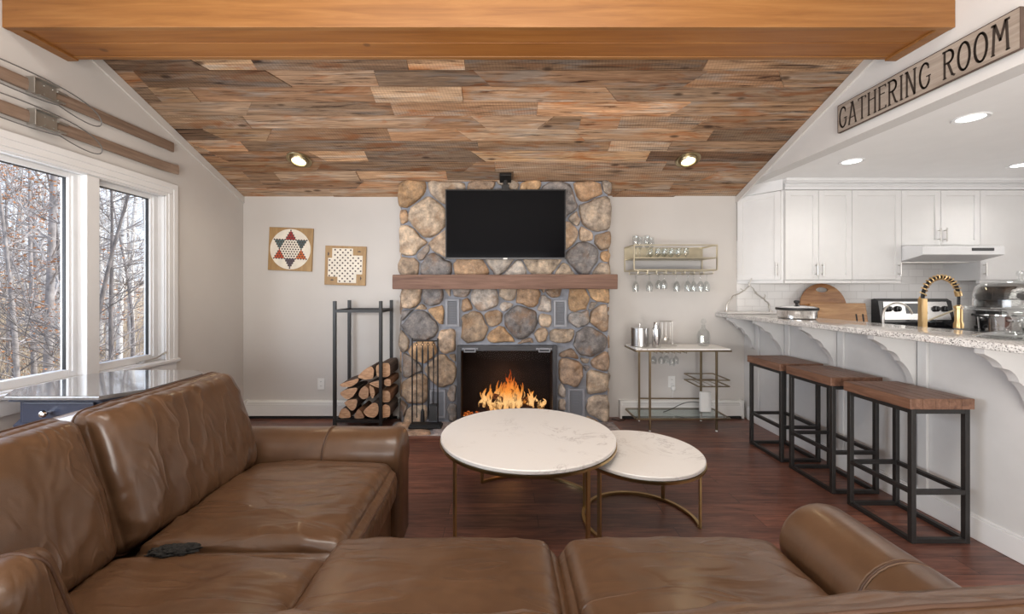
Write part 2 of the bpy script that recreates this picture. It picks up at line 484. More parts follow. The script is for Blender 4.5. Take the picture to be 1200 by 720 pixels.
for nm, xa, xb in (('trim_4', XL+.002, XL+.07), ('trim_5', XR-.07, XR-.002)):
    bm = new_bm(); box(bm, xa, xb, by0+.031, by1-.001, bz-.010, bz+.003, .002); struct(nm, bm, M['pine'])

# ------------------------------------------------------------------ window
bm = new_bm()
win = None
def casing_profile(bm, y0, y1, z0, z1, horizontal):
    # three stepped mouldings standing off the wall
    for k, (a, t) in enumerate(((0, .012), (.022, .020), (.062, .026))):
        if horizontal: box(bm, XL+.0005, XL+t, y0, y1, z0+a, z1, .003)
        else: box(bm, XL+.0005, XL+t, y0+a, y1, z0, WZ1-.0105+a, .003)
casing_profile(bm, WY1-.012, 3.315, .72, WZ1+.095, False)
casing_profile(bm, WY0-.1, 3.315, WZ1-.01, WZ1+.095, True)
win = struct('window_1', bm, M['trim'], smooth=False)
bm = new_bm()   # jamb lining
X0j = XL-.14
box(bm, X0j, XL, WY1-.018, WY1, WZ0, WZ1); box(bm, X0j, XL, WY0, WY1, WZ1-.018, WZ1); box(bm, X0j, XL, WY0, WY0+.018, WZ0, WZ1)
box(bm, X0j, XL, WY0, WY1, WZ0, WZ0+.012)
obj('window_jamb', bm, M['trim'], win)
bm = new_bm(); box(bm, XL-.02, XL+.035, WY0-.12, 3.335, .722, .748, .006); box(bm, XL+.001, XL+.018, WY0-.1, 3.31, .63, .721, .004)
obj('window_sill', bm, M['trim'], win)
bm = new_bm(); box(bm, XL-.12, XL-.006, 2.610, 2.668, WZ0+.012, WZ1-.018, .004)
box(bm, XL-.05, XL+.012, 2.598, 2.682, WZ0+.012, WZ1-.018, .004)
obj('window_mullion', bm, M['trim'], win)
GX = -2.72
def sash(y0, y1, gy0, gy1, nm):
    bm = new_bm(); x0, x1 = GX-.025, GX+.028
    z0, z1 = WZ0+.012, WZ1-.018
    box(bm, x0, x1, y0, gy0, z0, z1, .004); box(bm, x0, x1, gy1, y1, z0, z1, .004)
    box(bm, x0, x1, gy0, gy1, z0, .805, .004); box(bm, x0, x1, gy0, gy1, 2.0, z1, .004)
    # glazing stop inside the frame
    a = .012
    box(bm, GX, x1+.01, gy0-.030, gy0-.016, .79, 2.015, .002); box(bm, GX, x1+.01, gy1+.016, gy1+.030, .79, 2.015, .002)
    s = obj(nm, bm, M['trim'], win)
    bm = new_bm()
    for yy in (gy0, gy1-.004): box(bm, GX-.008, GX+.012, yy, yy+.004, .805, 2.0)
    box(bm, GX-.008, GX+.012, gy0, gy1, 1.996, 2.0)
    obj('gasket', bm, M['iron'], s)
    bm = new_bm(); box(bm, GX-.003, GX+.003, gy0, gy1, .803, 2.002); obj('pane', bm, M['pane'], s)
sash(WY0+.018, 2.61, WY0+.08, 2.545, 'fixed_sash')
sash(2.668, WY1-.018, 2.714, 3.14, 'casement_sash')
bm = new_bm()   # casement crank
tube(bm, [(XL-.02, 3.02, .758), (XL-.02, 3.16, .758)], [.014, .011], 8)
tube(bm, bez((XL-.015, 3.05, .768), (XL+.0, 3.09, .775), (XL+.01, 3.13, .778), (XL+.02, 3.16, .80), 8), [.006]*9, 8)
tube(bm, [(XL+.02, 3.16, .80), (XL+.018, 3.20, .812)], .008, 8)
box(bm, XL-.04, XL-.002, 3.0, 3.18, .7575, .764, .003)
obj('crank_handle', bm, M['nickel'], win, True, label='dark metal casement crank')

# ------------------------------------------------------------------ outdoors: wooded slope
M['litter'] = None
def litter_mat():
    m, nt, p = base_mat('leaf_litter')
    v = coords(nt); g = noise_tex(nt, v, 3.0, 8, .75)
    c = ramp(nt, g, [(.3, (.14, .085, .05)), (.46, (.34, .235, .14)), (.58, (.52, .42, .30)), (.72, (.70, .65, .58))])
    nt.links.new(c, p.inputs['Base Color']); p.inputs['Roughness'].default_value = .95; p.inputs['Specular IOR Level'].default_value = .1
    return m
bm = new_bm(); n = 26; rr = random.Random(4); grid = []
for i in range(n+1):
    row = []
    for j in range(n+1):
        x = -2.9 - 62*(i/n)**1.6; y = -8 + 70*(j/n)
        z = -.55 + .35*noise.noise(Vector((x*.2, y*.2, 0))) + max(0, (-x - 12))*.075
        row.append(bm.verts.new((x, y, z)))
    grid.append(row)
for i in range(n):
    for j in range(n): bm.faces.new((grid[i][j], grid[i+1][j], grid[i+1][j+1], grid[i][j+1]))
struct('ground', bm, litter_mat(), smooth=True)
def gz(x, y): return -.58 + max(0, (-x - 12))*.075

M['bark_grey'] = plain('grey_bark', (.36, .325, .31, 1), .9, var=.35, vscale=9)
M['bark_dark'] = plain('dark_bark', (.20, .175, .165, 1), .9, var=.35, vscale=9)
def birch_mat():
    m, nt, p = base_mat('birch_bark')
    g = noise_tex(nt, coords(nt, (3, 3, 14)), 1.6, 4, .6)
    nt.links.new(ramp(nt, g, [(.34, (.10, .09, .085)), (.42, (.62, .58, .54)), (.7, (.82, .79, .75))]), p.inputs['Base Color'])
    p.inputs['Roughness'].default_value = .8; return m
M['birch'] = birch_mat()
M['leaf_rust'] = plain('rust_leaf', (.46, .20, .075, 1), .8, var=.4, vscale=5)
M['leaf_tan'] = plain('tan_leaf', (.58, .36, .17, 1), .8, var=.3, vscale=5)

def tree(name, seed, h, r, bark, label, group, lean=.05, nb=26, leaf=None, nleaf=0, low=.12, spread=1.0, twig=7):
    rd = random.Random(seed); bt = new_bm(); bb = new_bm(); bl = new_bm()
    lx, ly = rd.uniform(-lean, lean), rd.uniform(-lean, lean)
    def tp(t): return Vector((lx*h*t*t + .05*math.sin(5*t+seed), ly*h*t*t + .05*math.sin(4*t+2*seed), h*t))
    N = 10
    tube(bt, [tp(i/N) for i in range(N+1)], [r*(1-.9*(i/N)) + .004 for i in range(N+1)], 7)
    ends = []
    for k in range(nb):
        t = low + (1-low)*(k+rd.random())/nb*.97; p0 = tp(t)
        az = rd.uniform(0, 2*PI); ln = spread*(1.05-t)*h*rd.uniform(.25, .5) + .2
        up = rd.uniform(.05, .75)
        d = Vector((math.cos(az), math.sin(az), up)).normalized()
        pts = [p0]; cur = p0.copy(); dd = d.copy(); S = 6
        for s in range(S):
            dd = (dd + Vector((rd.uniform(-.3, .3), rd.uniform(-.3, .3), rd.uniform(-.12, .22)))).normalized()
            cur = cur + dd*ln/S; pts.append(cur.copy())
        rb = max(.005, r*(1-t)*.30)
        tube(bb, pts, [rb*(1-.85*s/S) + .002 for s in range(S+1)], 4, cap=False)
        for q in range(twig):
            i = rd.randint(1, S-1); a = pts[i]; tl = ln*rd.uniform(.2, .5)
            td = (dd + Vector((rd.uniform(-1, 1), rd.uniform(-1, 1), rd.uniform(-.4, .8)))).normalized()
            m1 = a + td*tl*.5 + Vector((rd.uniform(-.05, .05), rd.uniform(-.05, .05), rd.uniform(-.03, .08)))*ln*.4; e = m1 + (td + Vector((0, 0, rd.uniform(-.4, .3)))).normalized()*tl*.5
            tube(bb, [a, m1, e], [.0042, .003, .0018], 3, cap=False); ends += [m1, e]
    if leaf and nleaf:
        for q in range(nleaf):
            c = rd.choice(ends) + Vector((rd.uniform(-.06, .06), rd.uniform(-.06, .06), rd.uniform(-.08, .03)))
            s = rd.uniform(.014, .030); u = Vector((rd.uniform(-1, 1), rd.uniform(-1, 1), rd.uniform(-1, 1))).normalized(); a, b = frame_of(u)
            bl.faces.new([bl.verts.new(c + a*s), bl.verts.new(c + b*s*.5 + u*s*.2), bl.verts.new(c - a*s), bl.verts.new(c - b*s*.5 + u*s*.2)])
    t = thing(name, label, 'tree', (0, 0, 0), 0, group, world=False)
    obj('trunk', bt, bark, t, True, 80); br_ = obj('branches', bb, bark, t, True, 80); br_['kind'] = 'stuff'
    if leaf and nleaf:
        lf = obj('leaves', bl, leaf, t); lf['kind'] = 'stuff'
    else: bl.free()
    return t

T_BIRCH = 'white-barked birch trunks rising in the thicket outside the window'
T_GREY = 'bare grey trees with fine twigs in the thicket outside the window'
T_DARK = 'thin dark saplings leaning in the thicket outside the window'
T_LEAF = 'small trees still holding rusty dry leaves outside the window'
protos = {
 'birch': [tree('birch_tree', 21+k, 8.5, .055, M['birch'], 'white-barked birch with thin crown among the trees outside the window', T_BIRCH, .05, 26, low=.2, spread=.42, twig=14) for k in range(2)],
 'grey': [tree('bare_tree', 31+k, 7.5, .058, M['bark_grey'], 'bare grey-barked tree with fine twigs in the thicket outside the window', T_GREY, .06, 44, low=.06, spread=.8, twig=18) for k in range(2)],
 'dark': [tree('bare_sapling', 41+k, 4.2, .03, M['bark_dark'], 'thin dark leaning sapling in the thicket outside the window', T_DARK, .28, 18, low=.1, spread=.75, twig=12) for k in range(2)],
 'leaf': [tree('beech_tree', 51+k, 5.2, .035, M['bark_grey'], 'slim beech still holding rusty dry leaves outside the window', T_LEAF, .08, 26, leaf=M['leaf_rust'] if k == 0 else M['leaf_tan'], nleaf=1300, low=.1, spread=.75, twig=16) for k in range(2)],
}
rt = random.Random(77); used = set()
def plant(kind, x, y, sc=1):
    k = rt.randrange(2); pr = protos[kind][k]; key = (kind, k)
    loc = (x, y, gz(x, y)); rz = rt.uniform(0, 6.28)
    if key not in used:
        used.add(key); pr.location = loc; pr.rotation_euler = (0, 0, rz); pr.scale = (sc,)*3
    else: dup(pr, loc, rz, scale=(sc,)*3)
# u is the bearing x/y of each tree seen through the panes
for kind, y, s, sc in (
    ('grey', 5.2, 1.10, .9), ('leaf', 4.6, 1.19, .8), ('dark', 4.4, .99, .9), ('dark', 4.9, .935, .9), ('leaf', 6.0, 1.15, .95),
    ('birch', 8.5, .925, 1), ('birch', 9.2, .955, 1.05), ('birch', 8.0, 1.035, 1), ('birch', 10.5, .90, 1.1), ('birch', 11.5, 1.08, 1.2), ('birch', 12.5, .98, 1.2),
    ('grey', 9.8, 1.14, 1.0), ('grey', 11, 1.02, 1.0), ('leaf', 8.6, 1.20, 1.0), ('dark', 5.8, 1.20, 1), ('dark', 6.2, 1.05, 1), ('dark', 7.4, .91, 1),
    ('birch', 15, 1.16, 1.2), ('birch', 16, .87, 1.2), ('birch', 14, .95, 1.1), ('birch', 13, 1.12, 1.1), ('birch', 17.5, 1.04, 1.2), ('leaf', 14, .97, 1.1), ('grey', 16, .91, 1.1),
    ('birch', 19, 1.05, 1.3), ('grey', 20, 1.18, 1.2), ('birch', 22, .93, 1.3), ('leaf', 21, 1.10, 1.3), ('birch', 23, 1.2, 1.3), ('grey', 24, 1.0, 1.3), ('birch', 26, 1.12, 1.4), ('birch', 27, .98, 1.4),
    ('birch', 7.5, 1.34, 1), ('grey', 8.5, 1.48, 1), ('leaf', 6.5, 1.45, .9), ('birch', 10, 1.40, 1.1), ('grey', 12, 1.32, 1.1), ('birch', 13, 1.55, 1.2), ('birch', 12, .76, 1.1), ('grey', 14, .70, 1.1), ('birch', 17, .78, 1.2), ('leaf', 10, .74, 1)):
    plant(kind, -s*y, y, sc)
# dry brush along the ground
bm = new_bm(); rb_ = random.Random(9)
for k in range(2600):
    y = rb_.uniform(4, 18); s = rb_.uniform(.82, 1.3); x = -s*y; z0 = gz(x, y) + .25*noise.noise(Vector((x*.2, y*.2, 0)))
    h = rb_.uniform(.25, .9); p0 = Vector((x, y, z0-.1)); p1 = p0 + Vector((rb_.uniform(-.3, .3), rb_.uniform(-.3, .3), h))
    tube(bm, [p0, (p0+p1)/2 + Vector((rb_.uniform(-.08, .08), rb_.uniform(-.08, .08), 0)), p1], [.008, .006, .003], 3, cap=False)
tag(obj('dry_brush', bm, plain('dry_straw', (.46, .37, .27, 1), .9, var=.4, vscale=1.5)), 'dry tan brush and grasses covering the ground under the trees', 'brush', kind='stuff')

# ------------------------------------------------------------------ fireplace
def stone_mat():
    m, nt, p = base_mat('field_stone')
    at = node(nt, 'ShaderNodeAttribute'); at.attribute_name = 'stone'
    g = noise_tex(nt, coords(nt), 14, 7, .7); g2 = noise_tex(nt, coords(nt), 55, 4, .7); g3 = noise_tex(nt, coords(nt), 5.5, 4, .6)
    c = mixc(nt, 1.0, at.outputs['Color'], ramp(nt, g, [(.28, (.36, .35, .35)), (.5, (1.04, 1.03, 1.02)), (.72, (1.95, 1.85, 1.7))]), 'MULTIPLY')
    c = mixc(nt, ramp(nt, g3, [(.52, (0, 0, 0)), (.68, (.6, .6, .6))]), c, (.27, .145, .065, 1))
    c = mixc(nt, ramp(nt, g2, [(.58, (0, 0, 0)), (.75, (.5, .5, .5))]), c, (.66, .60, .53, 1))
    nt.links.new(c, p.inputs['Base Color']); p.inputs['Roughness'].default_value = .72
    bump(nt, p, math_n(nt, 'ADD', g, math_n(nt, 'MULTIPLY', g2, .5)), .9, .014)
    return m
M['stone'] = stone_mat()
M['mortar'] = plain('grey_mortar', (.27, .28, .315, 1), .9, var=.2, vscale=14, bmp=.4, bscale=60)
M['slate'] = plain('hearth_stone', (.33, .28, .25, 1), .7, var=.4, vscale=5, bmp=.4, bscale=30)
PAL = [(.34, .255, .185), (.27, .20, .14), (.38, .30, .225), (.25, .215, .19), (.22, .205, .195), (.37, .24, .135), (.31, .26, .215),
       (.16, .148, .145), (.35, .31, .275), (.24, .17, .12), (.29, .235, .185), (.32, .21, .13)]

def clip(poly, px, pz, nx, nz):
    out = []; n = len(poly)
    for i in range(n):
        a, b = poly[i], poly[(i+1) % n]
        da = (a[0]-px)*nx + (a[1]-pz)*nz; db = (b[0]-px)*nx + (b[1]-pz)*nz
        if da <= 0: out.append(a)
        if (da < 0 < db) or (db < 0 < da):
            t = da/(da-db); out.append((a[0]+(b[0]-a[0])*t, a[1]+(b[1]-a[1])*t))
    return out

def stone_field(bm, lay, x0, x1, z0, z1, holes, fn, seed, rmin, rmax, tries=3200, depth=(.030, .062), gap=.011, edge=.02):
    """irregular rounded stones filling the rectangle around the holes; fn(a, b, h) -> point"""
    rd = random.Random(seed); seeds = []
    def inhole(x, z, pad): return any(h[0]-pad < x < h[1]+pad and h[2]-pad < z < h[3]+pad for h in holes)
    for k in range(tries):
        r = lerp(rmax, rmin, (k/tries)**.5) * rd.uniform(.85, 1.1)
        x, z = rd.uniform(x0, x1), rd.uniform(z0, z1)
        if inhole(x, z, r*.42): continue
        if x - x0 < r*.45 or x1 - x < r*.45 or z - z0 < r*.4 or z1 - z < r*.4: continue
        ang = rd.uniform(-.5, .5)
        if all(math.hypot((x-s[0]), (z-s[1])*1.18) > (r+s[2])*.84 for s in seeds): seeds.append((x, z, r))
    for i, (x, z, r) in enumerate(seeds):
        xa, xb = x0 - rd.uniform(-.01, edge), x1 + rd.uniform(-.01, edge)
        poly = [(xa, z0), (xb, z0), (xb, z1), (xa, z1)]
        for j, (x2, z2, r2) in enumerate(seeds):
            if i == j: continue
            d = math.hypot(x2-x, z2-z)
            if d > .9: continue
            t = (d*d + r*r - r2*r2)/(2*d*d)
            poly = clip(poly, x+(x2-x)*t, z+(z2-z)*t, (x2-x)/d, (z2-z)/d)
            if len(poly) < 3: break
        for h in holes:
            if len(poly) < 3: break
            sep = [(h[0]-x, h[0], 0, 1, 0), (x-h[1], h[1], 0, -1, 0), (h[2]-z, 0, h[2], 0, 1), (z-h[3], 0, h[3], 0, -1)]
            s = max(sep); poly = clip(poly, s[1], s[2], s[3], s[4])
        if len(poly) < 3: continue
        cx = sum(p[0] for p in poly)/len(poly); cz_ = sum(p[1] for p in poly)/len(poly)
        area = abs(sum(poly[k][0]*poly[(k+1) % len(poly)][1] - poly[(k+1) % len(poly)][0]*poly[k][1] for k in range(len(poly))))/2
        if area < .0015: continue
        size = math.sqrt(area)
        q = poly
        for it in range(2):      # round the corners
            nq = []
            for k in range(len(q)):
                a, b = q[k], q[(k+1) % len(q)]; w = (.17, .23)[it]
                nq += [(lerp(a[0], b[0], w), lerp(a[1], b[1], w)), (lerp(a[0], b[0], 1-w), lerp(a[1], b[1], 1-w))]
            q = nq
        g = max(.72, 1 - gap*2/size); hgt = rd.uniform(*depth)*min(1.25, .55 + size*2.6)
        sd = Vector((seed*3.1+i*7.7, i*1.3, 0)); tilt = (rd.uniform(-.35, .35), rd.uniform(-.35, .35))
        base = random.Random(seed*100+i).choice(PAL); v_ = rd.uniform(.9, 1.42); col = tuple(min(1, c*v_) for c in base) + (1,)
        rings = []
        for (sc, hh) in ((1, -.012), (1.0, .30), (.975, .62), (.90, .86), (.76, .97), (.55, 1.02), (.30, 1.04)):
            ring = []
            for (px, pz) in q:
                a = cx + (px-cx)*g*sc; b = cz_ + (pz-cz_)*g*sc
                nz = noise.noise(Vector((a*9, b*9, 0)) + sd)*.55 + noise.noise(Vector((a*24, b*24, 0)) + sd)*.26
                if hh > 0:
                    e = noise.noise(Vector((a*16, b*16, 5)) + sd)*.022
                    a += e; b += noise.noise(Vector((a*16, b*16, 9)) + sd)*.022
                ring.append(bm.verts.new(fn(a, b, hgt*hh*(1 + nz + tilt[0]*(a-cx)/size + tilt[1]*(b-cz_)/size) if hh > 0 else hh)))
            rings.append(ring)
        fs = []; n = len(q)
        for A, B in zip(rings[:-1], rings[1:]):
            for k in range(n): fs.append(bm.faces.new((A[k], A[(k+1) % n], B[(k+1) % n], B[k])))
        c = bm.verts.new(fn(cx, cz_, hgt*1.03))
        for k in range(n): fs.append(bm.faces.new((rings[-1][k], rings[-1][(k+1) % n], c)))
        for f in fs:
            for lp in f.loops: lp[lay] = col

FY = 3.945                       # mortar face
FX0, FX1 = -.985, 1.04
OX0, OX1, OZ0, OZ1 = -.405, .50, .04, .76       # firebox opening
fire = thing('fireplace', 'stone fireplace with dark wood mantel beam and flagstone hearth', 'fireplace', (.03, 4.0, 0))
bm = new_bm()
ztop = lambda y: cz(y) - .002
def col_box(x0, x1, z0, z1):
    if z1 is None: prism(bm, [(FY, z0), (YB-.001, z0), (YB-.001, ztop(YB)), (FY, ztop(FY))], lambda a, b, t: (t, a, b), x0, x1)
    else: box(bm, x0, x1, FY, YB-.001, z0, z1)
col_box(FX0+.02, OX0, 0, None); col_box(OX1, FX1-.02, 0, None); col_box(OX0, OX1, OZ1, None); col_box(OX0, OX1, 0, OZ0)
obj('mortar', bm, M['mortar'], fire)
vents = [(-.54, -.405, .948, 1.215), (.495, .622, .944, 1.206), (-.690, -.536, .07, .345), (.632, .794, .08, .355)]
vents = [(a+.0, b, c, d) for a, b, c, d in vents]
holes = [(v[0]-.012, v[1]+.012, v[2]-.012, v[3]+.012) for v in vents] + [(OX0-.03, OX1+.035, -.1, OZ1+.03)]
bm = new_bm(); lay = bm.loops.layers.float_color.new('stone')
fnf = lambda a, b, h: Vector((a, FY - h, b))
stone_field(bm, lay, FX0, FX1, 1.42, 2.355, holes, fnf, 5, .075, .20, gap=.008)
stone_field(bm, lay, FX0+.015, FX1-.01, .02, 1.36, holes, fnf, 8, .055, .165, tries=5200, gap=.008)
stone_field(bm, lay, FY+.01, YB-.01, .02, 2.2, [], lambda a, b, h: Vector((FX0+.02-h, a, b)), 13, .07, .11, depth=(.015, .03))
stone_field(bm, lay, FY+.01, YB-.01, .02, 2.2, [], lambda a, b, h: Vector((FX1-.02+h, a, b)), 14, .07, .11, depth=(.015, .03))
obj('stonework', bm, M['stone'], fire, True, 60)
M['mantel'] = wood('rough_mantel_wood', [(.25, (.10, .052, .036)), (.5, (.175, .095, .066)), (.75, (.25, .145, .105))], (1.5, 22, 22), .7, bmp=.6)
bm = new_bm(); vs = box(bm, -1.0, 1.06, 3.735, 3.96, 1.308, 1.442, .008, 2)
bmesh.ops.subdivide_edges(bm, edges=[e for e in bm.edges if abs(e.verts[0].co.x-e.verts[1].co.x) > 1], cuts=60)
for v in bm.verts:
    s = Vector((v.co.x*3, v.co.y*6, v.co.z*6)); v.co += Vector((0, noise.noise(s)*.006, noise.noise(s+Vector((9, 0, 0)))*.005))
obj('mantel_beam', bm, M['mantel'], fire, True, 30, label='dark brown rough-hewn mantel beam')
M['vent'] = plain('grey_vent_metal', (.27, .275, .30, 1), .5, var=.08)
for (a, b, c, d) in vents:
    bm = new_bm(); y1 = FY - .001; y0 = FY - .03; w = .022
    box(bm, a, a+w, y0, y1, c, d, .003); box(bm, b-w, b, y0, y1, c, d, .003); box(bm, a+w, b-w, y0, y1, c, c+w, .002); box(bm, a+w, b-w, y0, y1, d-w, d, .002)
    k = int((d-c-2*w)/.012)
    for i in range(k):
        z = c + w + (i+.5)*(d-c-2*w)/k
        prism(bm, [(y0+.004, z-.004), (y0+.020, z+.003), (y0+.020, z+.005), (y0+.004, z-.002)], lambda p, q, t: (t, p, q), a+w, b-w)
    box(bm, a+w, b-w, y1-.004, y1-.001, c+w, d-w)
    obj('vent_grille', bm, M['vent'], fire, label='grey louvered metal vent')
bm = new_bm(); lay = bm.loops.layers.float_color.new('stone')
hb = box(bm, -1.03, 1.08, 3.57, FY, 0.0005, .028)
for f in bm.faces:
    for lp in f.loops: lp[lay] = (.33, .33, .36, 1)
PAL_KEEP = PAL; PAL = [(.34, .27, .22), (.30, .26, .25), (.40, .33, .28), (.26, .23, .23), (.36, .25, .18)]
stone_field(bm, lay, -1.02, 1.07, 3.575, 3.93, [], lambda a, b, h: Vector((a, b, .022 + h)), 17, .09, .16, depth=(.014, .018), gap=.006, edge=.004)
PAL = PAL_KEEP
obj('hearth', bm, M['stone'], fire, True, 50, label='flagstone hearth slab')
bm = new_bm(); box(bm, -1.03, 1.08, 3.545, 3.569, .0005, .03, .004)
prism(bm, [(1.082, 3.545), (1.112, 3.545), (1.095, 3.93), (1.065, 3.93)], lambda a, b, t: (a, b, t), .0005, .03)
obj('hearth_edging', bm, wood('cherry_edging', [(.3, (.13, .05, .035)), (.7, (.24, .11, .07))], (2, 30, 30), .4), fire, label='wood edging of the hearth')

# firebox insert
ins = thing('fireplace_insert', 'black framed fireplace insert with two bar handles', 'fireplace insert', (.048, 3.9, .04))
bm = new_bm(); fa, fb, f0, f1, y0, y1 = -.425, .522, .042, .772, 3.872, 3.943
box(bm, fa, fa+.04, y0, y1, f0, f1, .004); box(bm, fb-.04, fb, y0, y1, f0, f1, .004)
box(bm, fa+.04, fb-.04, y0, y1, f1-.05, f1, .004); box(bm, fa+.04, fb-.04, y0, y1, f0, f0+.045, .004)
obj('frame', bm, plain('gunmetal', (.045, .045, .05, 1), .45, var=.1), ins)
bm = new_bm()
a, b = OX0+.003, OX1-.003
box(bm, a, b, YB-.03, YB-.002, OZ0+.002, OZ1-.003); box(bm, a, a+.01, y1, YB-.03, OZ0+.002, OZ1-.003); box(bm, b-.01, b, y1, YB-.03, OZ0+.002, OZ1-.003)
box(bm, a+.01, b-.01, y1, YB-.03, OZ0+.002, OZ0+.02); box(bm, a+.01, b-.01, y1, YB-.03, OZ1-.015, OZ1-.003)
obj('firebox', bm, plain('soot_black', (.018, .014, .014, 1), .9, var=.3), ins)
bm = new_bm(); box(bm, fa+.04, fb-.04, 3.888, 3.892, f0+.045, f1-.05); obj('glass_screen', bm, clear_glass('smoked_glass', (.84, .82, .82, 1), 1.12), ins)
for hx in (-.30, .40):
    bm = new_bm(); z = f1 - .025
    for s in (-.05, .05): tube(bm, [(hx+s, y0+.004, z), (hx+s, y0-.03, z-.005), (hx+s, y0-.03, z-.028)], .005, 8)
    tube(bm, [(hx-.055, y0-.03, z-.028), (hx+.055, y0-.03, z-.028)], .0055, 8); box(bm, hx-.075, hx+.075, y0-.004, y0+.002, z-.012, z+.004, .001)
    obj('handle', bm, M['vent'], ins, True)
# burning logs, embers, flames
M['char'] = None
def char_mat():
    m, nt, p = base_mat('burning_wood'); g = noise_tex(nt, coords(nt), 16, 5, .65)
    nt.links.new(ramp(nt, g, [(.4, (.02, .012, .01)), (.6, (.12, .05, .025)), (.75, (.34, .20, .10))]), p.inputs['Base Color'])
    nt.links.new(ramp(nt, g, [(.55, (0, 0, 0)), (.72, (1, .35, .05))]), p.inputs['Emission Color']); p.inputs['Emission Strength'].default_value = 1.1
    p.inputs['Roughness'].default_value = .9; return m
M['char'] = char_mat()
LG = 'logs burning in the firebox'
for (p0, p1, r, lb) in (((-.22, 4.06, .13), (.30, 4.02, .125), .05, 'charred log lying lowest across the front of the fire'),
                        ((-.16, 4.11, .15), (.36, 4.10, .14), .05, 'charred log lying low behind the front burning log'),
                        ((-.10, 4.03, .235), (.20, 4.08, .215), .042, 'short burning log resting across the lower two logs'),
                        ((.0, 4.09, .32), (.28, 4.05, .20), .034, 'burning log leaning steeply on top of the fire')):
    bm = new_bm(); N = 14; p0, p1 = Vector(p0), Vector(p1)
    tube(bm, [p0.lerp(p1, i/N) for i in range(N+1)], [r*(1+.12*math.sin(i*1.7)) for i in range(N+1)], 12)
    for v in bm.verts: v.co += Vector((noise.noise(v.co*22), noise.noise(v.co*22+Vector((7, 0, 0))), noise.noise(v.co*22+Vector((0, 9, 0)))))*.012
    tag(obj('burning_log', bm, M['char'], None, True, 50), lb, 'log', LG)
def ember_mat():
    m, nt, p = base_mat('glowing_embers'); g = noise_tex(nt, coords(nt), 38, 4, .7)
    nt.links.new(ramp(nt, g, [(.4, (.05, .03, .02)), (.7, (.25, .12, .06))]), p.inputs['Base Color'])
    nt.links.new(ramp(nt, g, [(.42, (.04, .004, 0)), (.55, (.85, .17, .02)), (.72, (1, .55, .15))]), p.inputs['Emission Color']); p.inputs['Emission Strength'].default_value = 1.0
    return m
bm = new_bm(); rd = random.Random(3)
for k in range(420):
    x = rd.gauss(.05, .19); x = max(-.36, min(.45, x)); y = rd.uniform(3.96, 4.13); z = .062 + .045*rd.random()*max(.15, 1-abs(x-.05)/.42); s = rd.uniform(.008, .022)
    r = bmesh.ops.create_icosphere(bm, subdivisions=1, radius=s, matrix=Matrix.Translation((x, y, z)))
    for v in r['verts']: v.co += Vector((rd.uniform(-1, 1), rd.uniform(-1, 1), rd.uniform(-1, 1)))*s*.3
tag(obj('embers', bm, ember_mat()), 'bed of glowing orange embers under the burning logs', 'embers', kind='stuff')
def flame_mat():
    m = bpy.data.materials.new('fire'); m.use_nodes = True; nt = m.node_tree; nt.nodes.clear()
    out = node(nt, 'ShaderNodeOutputMaterial'); e = node(nt, 'ShaderNodeEmission'); tr = node(nt, 'ShaderNodeBsdfTransparent'); mx = node(nt, 'ShaderNodeMixShader')
    tc = node(nt, 'ShaderNodeTexCoord'); sp = node(nt, 'ShaderNodeSeparateXYZ'); nt.links.new(tc.outputs['Generated'], sp.inputs[0])
    g = noise_tex(nt, coords(nt, (1.6, 1.6, .8)), 15, 4, .6, 1.6)
    h = math_n(nt, 'ADD', sp.outputs['Z'], math_n(nt, 'MULTIPLY', math_n(nt, 'SUBTRACT', g, .5), .5))
    nt.links.new(ramp(nt, h, [(.0, (1, .48, .14)), (.28, (1, .62, .25)), (.5, (1, .36, .06)), (.85, (.7, .10, .012))]), e.inputs[0]); e.inputs[1].default_value = 1.5
    f = math_n(nt, 'MULTIPLY', ramp(nt, g, [(.40, (0, 0, 0)), (.60, (.85, .85, .85))]), ramp(nt, sp.outputs['Z'], [(.3, (1, 1, 1)), (.95, (.30, .30, .30))]))
    nt.links.new(f, mx.inputs[0]); nt.links.new(tr.outputs[0], mx.inputs[1]); nt.links.new(e.outputs[0], mx.inputs[2]); nt.links.new(mx.outputs[0], out.inputs[0])
    return m
bm = new_bm(); rd = random.Random(12)
for k in range(60):
    x = rd.gauss(.06, .17); x = max(-.31, min(.41, x)); y = rd.uniform(3.96, 4.12); h = .07 + .30*max(0, 1-abs(x-.07)/.34)*rd.uniform(.35, 1.0)
    z = .11 + .05*rd.random(); N = 9; pts = []; rs = []; ph = rd.uniform(0, 6); w = rd.uniform(.012, .026)
    for i in range(N+1):
        t = i/N; pts.append((x + .03*math.sin(ph+4.2*t)*t + .02*(x-.07)*t, y + .012*math.cos(ph+3*t), z + h*t)); rs.append(w*(math.sin(PI*min(1, .18+t*.82))**.8)*(1-.35*t) + .0012)
    tube(bm, pts, rs, 8)
tag(obj('flames', bm, flame_mat(), None, True, 80), 'orange and yellow flames rising from the burning logs', 'flames', kind='stuff')
fl = bpy.data.lights.new('fire_light', 'POINT'); fl.energy = 3.0; fl.color = (1, .45, .15); fl.shadow_soft_size = .12
flo = bpy.data.objects.new('fire_light', fl); COL.objects.link(flo); flo.location = (.05, 4.0, .36)

